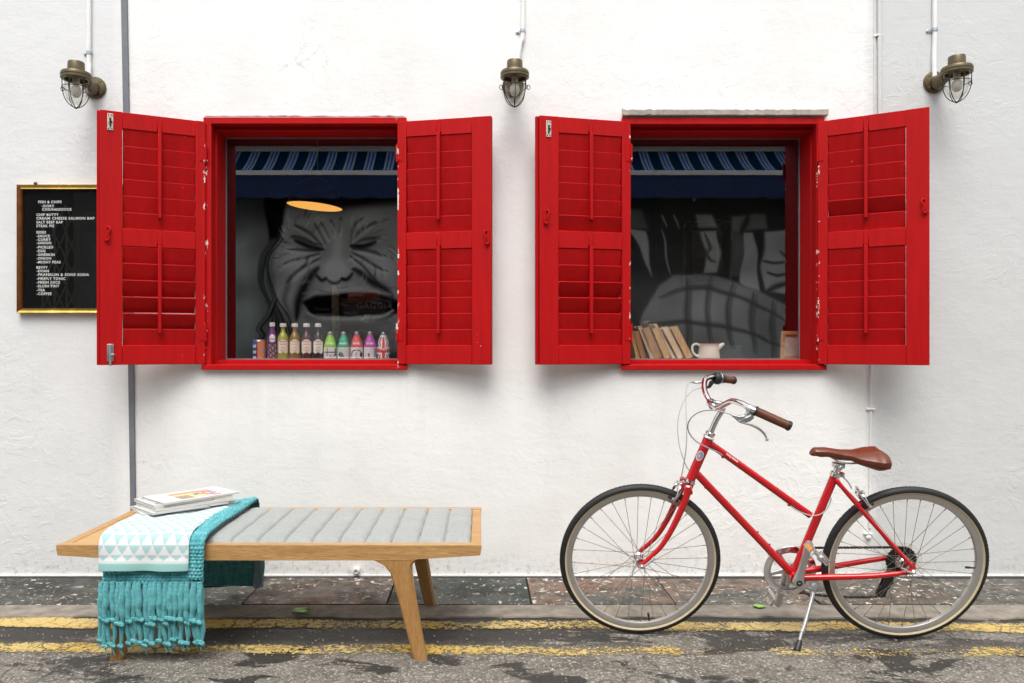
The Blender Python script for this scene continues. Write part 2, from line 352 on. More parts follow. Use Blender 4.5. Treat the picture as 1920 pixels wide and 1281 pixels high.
M = dict(
 wall=m_wall(), red=m_red(), oak=m_wood(), asphalt=m_asphalt(), yellow=m_yellow(),
 oakleg=m_wood('oak_leg', (.37, .185, .058), (.48, .27, .10), (9, 9, .7)),
 oakpale=m_wood('oak_panel', (.48, .28, .10), (.62, .40, .17), (.6, 9, 9)),
 concrete=simple('kerb_concrete', (.215, .19, .155), .9, 0, .35, 14, .6, 90, .004),
 dirt=simple('black_grime', (.022, .021, .02), .9, 0, .3, 40, .5, 90, .004),
 ledge=simple('grey_plaster', (.46, .43, .39), .85, 0, .25, 18, .4, 60, .004), glass=m_glass('window_glass', .26, (.985, .99, .988)), lampglass=m_glass('lamp_glass', .20, (.93, .93, .90), .03),
 brass=simple('bronze_metal', (.115, .088, .045), .38, .45, .2, 30, .08, 200),
 wire=simple('dark_bronze_wire', (.045, .036, .024), .45, .6),
 white=simple('white_paint', (.78, .78, .76), .5, 0, .05, 30, .2, 80),
 cream=simple('cream_metal_plate', (.55, .50, .42), .5, .2, .3, 90, .3, 200),
 steel=simple('galvanised_steel', (.42, .45, .48), .38, .8, .2, 60, .1),
 chrome=simple('chrome', (.83, .83, .83), .10, 1, .03), alu=simple('brushed_aluminium', (.60, .60, .60), .33, .85, .05),
 rimalu=simple('rim_aluminium', (.50, .485, .46), .36, .75, .05),
 frame=NT('bike_red_lacquer').fin((.52, .003, .007), .25, 0, Coat_Weight=.5, Coat_Roughness=.04),
 tyre=simple('tyre_rubber', (.012, .012, .013), .6, 0, .2, 40, .3, 300), skin=simple('cream_sidewall', (.55, .46, .30), .7, 0, .08, 60),
 black=simple('black_plastic', (.018, .018, .019), .42, 0, .1), matt=simple('dark_matt', (.022, .021, .020), .7, Specular_IOR_Level=.15),
 leather=simple('brown_leather', (.135, .031, .013), .34, 0, .14, 40, .16, 220, .0012), grip=simple('brown_leather_grip', (.125, .036, .020), .42, 0, .14, 60, .2, 260, .001),
 greystrip=simple('grey_downpipe_paint', (.16, .17, .19), .6, 0, .15, 10, .15),
 pad=m_fabric('pad_fabric', (.28, .300, .290), (.335, .355, .345)),
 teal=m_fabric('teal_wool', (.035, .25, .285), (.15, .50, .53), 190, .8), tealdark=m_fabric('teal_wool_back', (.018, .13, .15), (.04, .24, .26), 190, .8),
 gold=simple('gold_moulding', (.62, .42, .10), .25, .9, .25, 12), goldred=simple('gold_moulding_red', (.26, .10, .03), .3, .7, .3, 12),
 boardblack=simple('letter_board_felt', (.006, .006, .0065), .9, Specular_IOR_Level=.08), letter=simple('white_letters', (.82, .82, .80), .5, 0, .02),
 vcol=m_vcol('painted_picture'), mural=m_vcol('mural_paint', .85, .1), paper=simple('paper', (.60, .59, .57), .6, 0, .04), lamp=m_emit('lit_lamp_diffuser', (1, .47, .10), .75),
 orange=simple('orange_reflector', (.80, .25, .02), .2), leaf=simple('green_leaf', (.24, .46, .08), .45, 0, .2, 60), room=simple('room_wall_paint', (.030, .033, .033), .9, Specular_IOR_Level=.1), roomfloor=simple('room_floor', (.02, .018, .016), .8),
 facade=simple('facade_render', (.42, .42, .40), .85, 0, .1, 2), maroon=simple('maroon_door', (.07, .016, .018), .6), navy=m_fabric('navy_canvas', (.005, .026, .10), (.008, .036, .13), 40, .2, .8),
)
# ------------------------------------------------------------ ground: road, kerb, drain
def strip(name, y0, y1, z, mat, x0=-9, x1=9, kind='structure', thick=None):
    b = MB()
    if thick: b.box(x0, x1, y0, y1, z-thick, z)
    else: b.add([(x0,y0,z),(x1,y0,z),(x1,y1,z),(x0,y1,z)], [(0,1,2,3)])
    return tag(b.build(name, mat, smooth=0), kind=kind)
YK0, YK1 = -.612, -.470            # kerb strip
b = MB(); b.add([(-60,-60,0),(60,-60,0),(60,YK0+.02,0),(-60,YK0+.02,0)], [(0,1,2,3)]); road = tag(b.build('road', M['asphalt'], smooth=0), kind='structure')
# kerb stones with an uneven front edge, slightly proud of the road
kb = MB(); n = 900
def kedge(x): return YK0+.010*math.sin(x*2.1)+.008*math.sin(x*7.3+1)+.006*math.sin(x*19+2)+.004*math.sin(x*47)
xs = np.linspace(-9, 9, n)
kb.grid(lambda i, j: (xs[i], [kedge(xs[i])-.006, kedge(xs[i]), -.55, YK1][j], [-.01, .006, .008, .009][j]), n-1, 3)
kerb = tag(kb.build('kerb', M['concrete']), kind='structure')
g = MB(); g.box(-9, 9, YK1-.002, .02, -.06, -.012); gap = tag(g.build('drain_channel', M['dirt'], smooth=0), kind='structure')
# steel cover plates over the drain
PC = [((.024,.030,.025),(.060,.058,.048)), ((.030,.037,.031),(.085,.075,.056)), ((.19,.105,.070),(.12,.10,.075)), ((.022,.036,.031),(.048,.055,.045)), ((.075,.080,.068),(.21,.118,.078)), ((.20,.112,.078),(.11,.105,.085)), ((.13,.088,.064),(.085,.080,.063)), ((.15,.132,.105),(.10,.094,.08))]
pm = [m_plate('cover_plate_%s' % 'steel', a, c, i) for i, (a, c) in enumerate(PC)]
x0 = px(264); pitch = (px(745)-px(264))/2
for k in range(-11, 14):
    a = x0+(k-1)*pitch; r = random.Random(k+50); dz = r.uniform(-.003, .003)
    pb = MB(); pb.box(a+.004, a+pitch-.004, -.448+r.uniform(-.003, .003), -.052, -.012, .004+dz)
    po = pb.build('cover_plate', pm[min(7, max(0, k))] if 0 <= k < 8 else pm[k % 8], gap, bevel=.002)
lip = MB(); lip.box(-9, 9, -.011, -.001, -.02, .006); tag(lip.build('wall_footing', M['white'], smooth=0), kind='structure')
rail = MB(); rail.box(-9, 9, -.0505, -.0115, -.02, .001); rail.box(-9, 9, -.4645, -.4525, -.02, .0); rail.build('angle_iron', M['dirt'], gap, smooth=0)
# the two yellow lines: sheets 3 mm above the road, drifting slightly toward the viewer to the right
def yline(y0, y1, name, wear=0):
    b = MB(); nx, ny = 500, 12; XX = np.linspace(-9, 9, nx+1); ed = []
    def f(i, j):
        x = XX[i]; t = j/ny; o = -.0125*x; w = .006*math.sin(x*5+y0*9)+.004*math.sin(x*13)
        ed.append((abs(t-.5)*2)**4+(wear+(.03+.12*max(0, min(1, (x-.1)/.5)) if y0 < -.9 else -.10))+.12*math.sin(x*1.7+y0*5)); return (x, y0+(y1-y0)*t+o+w, .0035)
    b.grid(f, nx, ny); o = b.build(name, M['yellow'], smooth=0); at = o.data.attributes.new('edge', 'FLOAT', 'POINT'); at.data.foreach_set('value', ed); return tag(o, kind='structure')
yline(-.772, -.628, 'yellow_line'); yline(-1.035, -.900, 'yellow_line', .0)

# ------------------------------------------------------------ shop building: wall, windows, shutters
B_ = thing('shop_building', (0, 0, 0), 'white plastered shop front with two windows and bright red louvred shutters', 'building')
WT = .19                                                    # wall thickness
wins = [(381, 762, 220, 693), (1166, 1546, 221, 693)]
holes = [(px(a)+.003, px(b)-.003, pz(d)+.003, pz(c)-.003) for a, b, c, d in wins]
(hx0, hx1, hz0, hz1), (gx0, gx1, gz0, gz1) = holes
w = MB(); Xs = [-9, hx0, hx1, gx0, gx1, 9]; Zs = [-.02, min(hz0, gz0), max(hz1, gz1), 6.5]
hz0 = gz0 = Zs[1]; hz1 = gz1 = Zs[2]
for Y in (0, WT):
    for i in range(5):
        for j in range(3):
            if j == 1 and i in (1, 3): continue
            q = [(Xs[i],Y,Zs[j]),(Xs[i+1],Y,Zs[j]),(Xs[i+1],Y,Zs[j+1]),(Xs[i],Y,Zs[j+1])]; w.add(q if Y == 0 else q[::-1], [(0,1,2,3)])
for a, b in ((hx0, hx1), (gx0, gx1)):
    w.add([(a,0,hz0),(b,0,hz0),(b,WT,hz0),(a,WT,hz0)], [(0,1,2,3)]); w.add([(a,0,hz1),(b,0,hz1),(b,WT,hz1),(a,WT,hz1)], [(3,2,1,0)])
    w.add([(a,0,hz0),(a,WT,hz0),(a,WT,hz1),(a,0,hz1)], [(0,1,2,3)]); w.add([(b,0,hz0),(b,WT,hz0),(b,WT,hz1),(b,0,hz1)], [(3,2,1,0)])
w.add([(-9,0,6.5),(9,0,6.5),(9,WT,6.5),(-9,WT,6.5)], [(0,1,2,3)])
w.build('wall', M['wall'], B_, smooth=0)
YG = .18
def ring(mb, o, i, y0, y1):
    (a, b, c, d), (e, f, g, h) = o, i                       # x0,x1,z0,z1 outer / inner
    mb.box(a, e, y0, y1, c, d); mb.box(f, b, y0, y1, c, d); mb.box(e, f, y0, y1, c, g); mb.box(e, f, y0, y1, h, d)
for k, (u0, u1, v0, v1) in enumerate(wins):
    f = MB()
    o1 = (px(u0,-.018), px(u1,-.018), pz(v1,-.018), pz(v0,-.018)); i1 = (px(u0+15,-.018), px(u1-15,-.018), pz(v1-10,-.018), pz(v0+12,-.018))
    ring(f, o1, i1, -.018, .040)
    i2 = (px(u0+(26 if k == 0 else 15),.04), px(u1-(15 if k == 0 else 26),.04), pz(v1-18,.04), pz(v0+25,.04)); o2 = (px(u0)+.004, px(u1)-.004, pz(v1)+.004, pz(v0)-.004)
    ring(f, o2, i2, .0405, WT+.01)
    # quirk bead round the rebate
    for (p, q) in (((i1[0]+.004, i1[3]-.005), (i1[1]-.004, i1[3]-.005)),): f.tube([(p[0], .034, p[1]-.014), (q[0], .034, q[1]-.014)], .005, 8)
    wo_ = f.build('window', M['red'], B_, bevel=.002)
    s_ = MB(); s_.box(o1[0]-.006, o1[1]+.006, -.030, -.0185, o1[2]-.002, o1[2]+.024); s_.build('sill', M['red'], wo_, bevel=.003)
    p_ = MB(); p_.box(i2[0]+.001, i2[1]-.001, YG, YG+.005, i2[2]+.001, i2[3]-.001); p_.build('pane', M['glass'], wo_, smooth=0)
    bd = MB(); ring(bd, (i2[0]+.0005, i2[1]-.0005, i2[2]+.0005, i2[3]-.0005), (i2[0]+.006, i2[1]-.006, i2[2]+.006, i2[3]-.006), YG-.007, YG-.001); bd.build('glazing_bead', M['greystrip'], wo_, smooth=0)
# plaster drip ledges over the windows
for k, (ua, ub, va, vb, dp) in enumerate(((384, 758, 214, 219, .004), (1166, 1548, 207, 220, .035))):
    b = MB(); nx = 60; r = random.Random(k)
    jt = [(r.uniform(-.003, .003), r.uniform(-.003, .003)) for _ in range(nx+1)]
    def fe(i, j):
        x = px(ua)+(px(ub)-px(ua))*i/nx; ja, jb = jt[i]
        prof = [(0, pz(va)+.01), (-dp*.6+ja, pz(va)+jb), (-dp+ja, pz(va)-.007+jb), (-dp*.9+ja, pz(vb)+.004+jb*.5), (-dp*.5, pz(vb)+.001), (.002, pz(vb)+.001)]
        return (x, prof[j][0], prof[j][1])
    b.grid(fe, nx, 5)
    e = [fe(0, j) for j in range(6)]; b.add(e, [(0,1,2,3,4,5)]); e = [fe(nx, j) for j in range(6)]; b.add(e, [(5,4,3,2,1,0)])
    b.build('plaster_ledge', M['wall' if k == 0 else 'ledge'], B_, smooth=50)  # right ledge in a greyer plaster than the wall

def shutter(hx, hy, fx, fy, slats, hardware, astragal=False, sag=0):
    H = Vector((hx, hy, 0)); E = Vector((fx-hx, fy-hy, 0)); wd = E.length; e = E.normalized()
    m = Vector((e.y, -e.x, 0)); m = -m if m.y > 0 else m
    zt, zb = 2.300, 1.076; Z = Vector((0,0,1))
    def P(a, n, z): return H+e*a+m*n+Z*z
    def bx(mb, a0, a1, n0, n1, z0, z1): mb.obox(P(a0, n0, z0), e*(a1-a0), m*(n1-n0), Z*(z1-z0))
    hs_, fs_ = .046, .098; ht = zt-zb
    f = MB(); bx(f, 0, hs_, -.036, 0, zb, zt); bx(f, wd-fs_, wd, -.036, 0, zb, zt)
    ra = (hs_, wd-fs_); rc = hs_+(wd-fs_-hs_)*.5; ng = .011
    def rail_(z0, z1, notch=False):
        if notch:
            bx(f, ra[0], rc-ng, -.034, -.0012, z0, z1); bx(f, rc+ng, ra[1], -.034, -.0012, z0, z1); bx(f, rc-ng, rc+ng, -.034, -.0012, z0+.014, z1)
            bx(f, rc-ng, rc+ng, -.034, -.018, z0, z0+.014)
        else: bx(f, ra[0], ra[1], -.034, -.0012, z0, z1)
    rail_(zt-.080, zt-.0005, True); rail_(zt-.648, zt-.562, True); rail_(zb+.0005, zt-1.128)
    S = f.build('shutter', M['red'], B_, bevel=.0025)
    if astragal:
        a = MB(); bx(a, wd+.0005, wd+.014, -.036, -.018, zb, zt); a.build('edge_bead', M['red'], S, bevel=.002)
    for q, (ztop, zbot) in enumerate(((zt-.080, zt-.562), (zt-.648, zt-1.128))):
        pit = (ztop-zbot)/6
        for k in range(6):
            ang = math.radians(slats[q][k]+random.uniform(-1, 1)); cz = ztop-(k+.5)*pit-.001
            up = Z*math.cos(ang)+m*math.sin(ang); nn = m*math.cos(ang)-Z*math.sin(ang)
            hgt = pit*.5/math.cos(ang)*1.035 if ang < .3 else pit*.54; c = P((ra[0]+ra[1])/2, -.018, cz-.001)
            s = MB(); s.cbox(c, e*((ra[1]-ra[0])/2-.0015), up*hgt, nn*.004)
            s.build('slat', M['red'], S, bevel=.0026)
        r = MB(); rb = zbot+pit*.72; bx(r, rc-.0085, rc+.0085, -.004, .014, rb, ztop+.012); r.build('tilt_rod', M['red'], S, bevel=.003)
        st = MB()
        for k in range(6):
            if ztop-k*pit-.004 > rb: st.tube([P(rc+.0, -.012, ztop-k*pit-.004), P(rc, -.003, ztop-k*pit-.004)], .002, 6)
        tag(st.build('rod_staple', M['steel'], S), kind='stuff')
    for zz in (zb+.16, zt-.16):                             # butt hinges
        h = MB(); h.tube([P(.0, .006, zz-.045), P(.0, .006, zz+.045)], .006, 10); bx(h, .002, .028, .0003, .0025, zz-.04, zz+.04); h.build('hinge', M['red'], S)
    for kind, zz in hardware:
        aa = wd-.045; h = MB()
        if kind == 'plate':                                 # cream bolt plate
            bx(h, aa-.013, aa+.013, .0003, .004, zz-.040, zz+.040); o = h.build('bolt_plate', M['cream'], S, bevel=.001)
            g_ = MB(); g_.tube([P(aa, .007, zz-.022), P(aa, .007, zz+.018)], .004, 8)
            for sa in (-1, 1):
                for sz in (-1, 1): g_.tube([P(aa+sa*.007, .003, zz+sz*.033), P(aa+sa*.007, .0055, zz+sz*.033)], .0028, 8)
            bx(g_, aa-.009, aa+.003, .004, .008, zz-.004, zz+.003); g_.build('bolt_slide', M['matt'], S)
        elif kind == 'bolt':                                # steel tower bolt
            bx(h, aa-.014, aa+.014, .0003, .004, zz-.030, zz+.052); h.build('bolt_plate', M['alu'], S, bevel=.001)
            g_ = MB(); g_.tube([P(aa, .009, zz-.052), P(aa, .009, zz+.045)], .0055, 10); g_.tube([P(aa, .009, zz+.002), P(aa-.018, .02, zz+.002)], .004, 8); bx(g_, aa-.012, aa+.012, .004, .011, zz-.012, zz+.002); g_.build('bolt_slide', M['steel'], S)
        else:                                               # red painted catch hook
            a2 = wd-.030 if astragal else wd-.018
            h.tube(spline([P(a2, .002, zz+.030), P(a2-.010, .008, zz+.034), P(a2-.014, .012, zz+.020), P(a2-.006, .012, zz), P(a2-.010, .012, zz-.022), P(a2+.002, .010, zz-.032), P(a2+.008, .008, zz-.018)]), .0045, 8)
            bx(h, a2-.004, a2+.010, .0003, .004, zz-.036, zz+.036); h.build('catch', M['red'], S)
    return S
T = 12
s1 = shutter(-1.385, -.030, -1.818, -.232, [[T,T,T,T,T,T], [T+4,19,27,33,33,T]], [('plate', 2.245), ('hook', 1.705), ('bolt', 1.125)], True)
s2 = shutter(-.417, -.030, .055, -.130, [[T]*4+[14,T], [T]*6], [('hook', 1.70)])
s3 = shutter(.761, -.030, .293, -.138, [[T,T,T,T,14,22], [T,19,30,27,15,T]], [('plate', 2.235), ('hook', 1.80)], True)
s4 = shutter(1.703, -.030, 2.126, -.273, [[T,T,T,T,28,T], [T,T,12,13,12,T]], [('hook', 1.83)])
for s_, l_ in ((s1, 'red louvred shutter with cream plate and steel bolt, beside the menu board'), (s2, 'red louvred shutter right of the bottles window'), (s3, 'red louvred shutter left of the books window'), (s4, 'red louvred shutter widest open, above the bicycle')): s_['label'] = l_

# ------------------------------------------------------------ room behind the glass
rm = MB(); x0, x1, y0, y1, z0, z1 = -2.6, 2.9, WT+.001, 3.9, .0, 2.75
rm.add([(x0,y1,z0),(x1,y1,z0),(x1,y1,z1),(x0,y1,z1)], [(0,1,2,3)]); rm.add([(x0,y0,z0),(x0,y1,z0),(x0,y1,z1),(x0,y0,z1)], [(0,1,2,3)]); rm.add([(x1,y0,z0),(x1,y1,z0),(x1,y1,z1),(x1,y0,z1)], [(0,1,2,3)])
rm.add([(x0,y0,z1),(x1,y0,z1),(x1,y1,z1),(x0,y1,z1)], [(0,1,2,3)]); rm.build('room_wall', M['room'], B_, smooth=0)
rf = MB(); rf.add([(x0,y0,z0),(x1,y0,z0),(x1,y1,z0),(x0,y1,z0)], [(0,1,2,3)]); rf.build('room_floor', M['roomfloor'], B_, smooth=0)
SZ = pz(675.5, .25)
for k, (a, b) in enumerate(((hx0, hx1), (gx0, gx1))):
    s = MB(); s.box(a-.05, b+.05, WT+.012, WT+.36, SZ-.03, SZ); s.build('window_shelf', M['white'], B_, bevel=.002)  # shelf colour unseen, made white to bounce light onto what stands there

# ------------------------------------------------------------ building across the alley (seen mirrored in the panes)
YF = -6.6; DV = 2*(CY+YG)-CY+(-YF)   # virtual distance of the facade in the window glass
def RV(u, v, D=None, Y=YF):
    D = D or (2*YG+CY-Y); return Vector(((u-VU)*D/FPX, Y, CH-(v-VV)*D/FPX))
F_ = thing('facade_building', (0, YF, 0), 'painted building across the alley mirrored in the panes, face mural under a blue awning', 'building')
b = MB(); b.box(-14, 14, YF-.6, YF, 0, 4.3); b.build('wall', M['facade'], F_, smooth=0)
# the mural: flat paint on the wall
U0, U1, V0, V1, stp = 330, 1560, 366, 790, 1.9
us = np.arange(U0, U1, stp); vs_ = np.arange(V0, V1, stp); UU, VVv = np.meshgrid(us, vs_); img = np.full(UU.shape, .16); U_, V_0 = UU.copy(), VVv.copy()
for k in range(10):
    a = rng.uniform(0, PI); fq = rng.uniform(.03, .11); UU = UU+np.sin((U_*math.cos(a)+V_0*math.sin(a))*fq+rng.uniform(0, 6))*.055/fq; VVv = VVv+np.sin((U_*math.sin(a)-V_0*math.cos(a))*fq+rng.uniform(0, 6))*.045/fq
noise = np.zeros_like(img)
for k in range(40):
    a = rng.uniform(0, PI); fq = rng.uniform(.01, .12); noise += np.sin((UU*math.cos(a)+VVv*math.sin(a))*fq+rng.uniform(0, 6))*.02/(.3+fq*10)
def poly(pts, val, soft=1.5, alpha=1.0):
    global img
    pts = np.array(pts, float); d = np.full(UU.shape, 1e9); inside = np.zeros(UU.shape, bool); n = len(pts)
    for i in range(n):
        a, c = pts[i], pts[(i+1) % n]; ab = c-a; t = np.clip(((UU-a[0])*ab[0]+(VVv-a[1])*ab[1])/(ab@ab+1e-9), 0, 1)
        d = np.minimum(d, np.hypot(UU-a[0]-t*ab[0], VVv-a[1]-t*ab[1]))
        cond = ((a[1] > VVv) != (c[1] > VVv)); xx = (c[0]-a[0])*(VVv-a[1])/(c[1]-a[1]+1e-9)+a[0]; inside ^= cond & (UU < xx)
    sd = np.where(inside, d, -d); m = np.clip(sd/soft*.5+.5, 0, 1)*alpha; img = img*(1-m)+val*m
def stroke(pts, wdt, val, alpha=.8, taper=True):
    global img
    P = [np.array(p[:2], float) for p in spline([(p[0], p[1], 0) for p in pts], 6)]; n = len(P)-1; M_ = np.zeros(UU.shape)
    for i in range(n):
        a, c = P[i], P[i+1]; ab = c-a; t = np.clip(((UU-a[0])*ab[0]+(VVv-a[1])*ab[1])/(ab@ab+1e-9), 0, 1)
        ww = wdt*(math.sin(PI*(i+.7)/(n+.4))**.6 if taper else 1)+.4; M_ = np.maximum(M_, np.exp(-((UU-a[0]-t*ab[0])**2+(VVv-a[1]-t*ab[1])**2)/ww**2))
    m = M_*alpha; img = img*(1-m)+val*m
def blob(u, v, ru, rv, val, alpha=.8, p=2):
    global img
    m = np.exp(-(((UU-u)/ru)**2+((VVv-v)/rv)**2)**(p/2))*alpha; img = img*(1-m)+val*m
img += .20*np.clip((520-UU)/60, 0, 1)*np.clip((VVv-400)/60, 0, 1)
poly([(536,372),(775,372),(800,470),(790,560),(770,660),(575,660),(545,600),(520,560),(513,500),(520,445)], .33, 5)
poly([(498,366),(542,366),(533,420),(524,452),(506,452),(500,420)], .01, 3)      # cap
poly([(540,366),(790,366),(790,378),(740,384),(610,395),(545,384)], .02, 8, .9)
blob(575, 420, 34, 22, .42); blob(690, 415, 40, 20, .40); blob(560, 500, 30, 28, .46); blob(705, 495, 34, 26, .46); blob(545, 540, 16, 30, .40)
for (a, c, d) in (((603,466),(575,452),(548,443)),((603,462),(580,440),(556,424)),((600,470),(570,472),(540,468)),((598,476),(568,488),(538,496)),((606,458),(596,436),(588,420)),
                  ((655,462),(684,450),(716,446)),((655,458),(680,434),(708,418)),((657,452),(668,430),(682,412)),((658,468),(690,470),(726,476)),((658,474),(690,490),(728,506)),((656,480),(684,506),(712,530)),
                  ((600,486),(566,508),(540,530)),((622,440),(624,425),(620,410)),((634,440),(640,425),(642,408)),((612,446),(606,430),(600,415))):
    stroke((a, c, d), 3.4, .05, .75); stroke(((a[0],a[1]+6),(c[0],c[1]+6),(d[0],d[1]+6)), 3.4, .55, .55)
stroke([(553,452),(575,463),(604,468)], 4.5, .01, 1); stroke([(655,464),(680,462),(706,453)], 4.5, .01, 1); stroke([(545,446),(575,456),(600,458)], 3, .10, .7)
blob(629, 470, 12, 26, .50); blob(629, 503, 19, 18, .62, .9); blob(602, 512, 10, 9, .40); blob(653, 510, 10, 9, .42)
stroke([(594,516),(604,524),(614,519)], 3, .01, 1); stroke([(640,519),(650,523),(660,514)], 3, .01, 1); stroke([(614,522),(628,528),(642,522)], 3, .08, .9)
stroke([(598,504),(576,528),(560,562),(556,600)], 9, .02, .9); stroke([(660,506),(692,524),(720,540),(738,556)], 8, .03, .9); stroke([(548,520),(536,560),(546,600)], 6, .10, .6)
stroke([(580,552),(610,541),(645,540),(690,543),(735,552)], 6, .40, .9)
poly([(566,566),(590,552),(640,547),(700,549),(752,562),(750,584),(710,600),(640,602),(590,594)], .002, 3); poly([(600,590),(640,596),(700,594),(735,584),(700,604),(640,608),(610,602)], .30, 2, .9)
stroke([(575,584),(610,597),(660,600),(715,592),(740,580)], 4.5, .50, .95); stroke([(572,592),(612,612),(665,616),(730,604)], 9, .26, .8); blob(590, 620, 28, 22, .30); blob(700, 628, 40, 20, .24)
for k in range(150):                                     # brush marks following the creases
    a = rng.uniform(0, 2*PI); r0 = rng.uniform(22, 55); cx_, cy_ = (578, 460) if k % 2 else (682, 460); x_, y_ = cx_+r0*1.2*math.cos(a), cy_+r0*math.sin(a); l_ = rng.uniform(10, 26)
    if 530 < x_ < 760 and not 592 < x_ < 664: stroke([(x_, y_), (x_+l_*.5*math.cos(a+.3), y_+l_*.5*math.sin(a+.3)), (x_+l_*math.cos(a+.5), y_+l_*math.sin(a+.5))], rng.uniform(.8, 2.2), float(rng.choice([.06, .14, .50, .60])), rng.uniform(.25, .55))
for k in range(60):
    x_, y_ = rng.uniform(560, 745), rng.uniform(530, 650); stroke([(x_, y_), (x_+rng.uniform(8, 26), y_+rng.uniform(-3, 6))], rng.uniform(.9, 2.4), float(rng.choice([.05, .30, .45])), rng.uniform(.2, .45))
for k in range(26):                                      # curling hair
    o = k-13; a = rng.uniform(-3, 3, 5)
    stroke([(522+o*.9+a[0],446),(500+o*.8+a[1],488),(503+o*1.1+a[2],540),(528+o*1.3+a[3],590),(540+o*2+a[4],640)], 1.3, [.02, .34, .05, .18][k % 4], .85)
for k in range(12):
    o = rng.uniform(-5, 5); stroke([(520+o,560),(505+o,590),(484+o,612),(492+o,626),(478+o,640)], 1.5, [.02, .06, .26][k % 3], .85)
poly([(745,366),(1600,366),(1600,800),(745,800)], .03, 10, np.clip((UU-760)/40, 0, 1))
poly([(1170,470),(1290,450),(1290,560),(1230,620),(1170,640)], .075, 6)
poly([(1178,395),(1206,395),(1214,430),(1180,428)], .20, 3); poly([(1180,430),(1207,433),(1222,516)], .52, 2)
stroke([(1242,404),(1246,416),(1250,428)], 1.6, .5, 1); stroke([(1238,433),(1247,470),(1256,514)], 1.5, .5, 1); stroke([(1264,404),(1270,418),(1272,428)], 1.8, .5, 1)
poly([(1305,404),(1336,404),(1346,428),(1308,430)], .42, 3); poly([(1310,437),(1340,434),(1352,470),(1346,513),(1318,513),(1322,470)], .46, 3); stroke([(1322,470),(1330,486),(1342,490)], 2.5, .02, .9); stroke([(1318,440),(1330,462),(1318,476)], 3, .05, .8)
poly([(1372,432),(1402,430),(1404,470),(1396,516),(1370,520)], .20, 3); poly([(1399,434),(1414,436),(1420,480),(1424,548),(1398,540),(1388,530)], .50, 2)
poly([(1376,404),(1434,400),(1438,430),(1378,432)], .30, 3); stroke([(1404,404),(1400,420),(1394,434)], 5, .02, 1)
poly([(1432,436),(1560,420),(1560,560),(1436,548),(1426,500),(1430,470)], .52, 3); stroke([(1430,492),(1450,494),(1474,488)], 2.5, .03, 1); stroke([(1440,514),(1458,518),(1474,512)], 2.5, .03, 1); stroke([(1436,550),(1456,540),(1476,530)], 5, .02, 1); stroke([(1460,470),(1474,478),(1480,470)], 2, .05, 1)
poly([(1202,604),(1207,585),(1236,532),(1262,516),(1304,512),(1371,526),(1422,547),(1480,575),(1560,590),(1560,720),(1240,720)], .34, 3)
blob(1300, 580, 70, 40, .44, .5); blob(1420, 610, 60, 40, .26, .5)
for L in ([(1236,556),(1300,540),(1380,556),(1475,600)], [(1225,610),(1300,606),(1380,618),(1475,650)], [(1290,522),(1284,580),(1290,660)], [(1334,520),(1322,580),(1330,640)], [(1376,534),(1362,590),(1372,650)], [(1412,550),(1408,600),(1414,660)], [(1450,566),(1448,610),(1452,670)]): stroke(L, 4.2, .10, .75); stroke([(p[0]+6,p[1]+3) for p in L], 2.2, .10, .5)
img = np.clip((np.clip(img+noise*.9*img, .002, 1)*1.95)**1.65, .003, .95); rgt = np.clip((U_-900)/150, 0, 1); lump = np.clip((V_0-505)/40, 0, 1); img = img*(1-rgt)+rgt*(.055+.62*img+.45*img*lump+.06*lump)  # right half: blacks lifted, layered reflections painted into the mural
colr = np.stack([img*.98, img*1.02, img*1.0, np.ones_like(img)], -1)
gsh = np.clip((520-UU)/60, 0, 1)[..., None]; colr = colr*(1-gsh*np.array([.10, 0, .02, 0]))
b = MB(); ny, nx = UU.shape
b.v = [tuple(RV(us[i], vs_[j], Y=YF+.006, D=DV)) for j in range(ny) for i in range(nx)]
b.f = [(j*nx+i, (j+1)*nx+i, (j+1)*nx+i+1, j*nx+i+1) for j in range(ny-1) for i in range(nx-1)]; b.m = [0]*len(b.f)
mu = b.build('mural', M['mural'], F_, smooth=0, col=colr.reshape(-1, 4))
# maroon roller door and folding gate
d = MB(); c0 = RV(-60, 340, 10.8); c1 = RV(160, 720, 10.8); d.box(c0.x, c1.x, YF+.002, YF+.05, .05, c0.z)
for k in range(24): d.box(c0.x+.02, c1.x-.02, YF+.05, YF+.075, .1+k*.13, .19+k*.13)
d.build('roller_door', M['maroon'], F_, smooth=0)
gt = MB(); ga = RV(112, 400, 10.8).x; 
for k in range(4): gt.box(ga+k*.16, ga+k*.16+.02, YF+.12, YF+.14, .1, 2.9)
for k in range(8):
    for q in range(3):
        x = ga+q*.16+.01; z = .2+k*.36; gt.tube([(x, YF+.15, z), (x+.16, YF+.15, z+.34)], .011, 6); gt.tube([(x+.16, YF+.165, z), (x, YF+.165, z+.34)], .011, 6)
gt.build('folding_gate', M['cream'], F_, smooth=0)
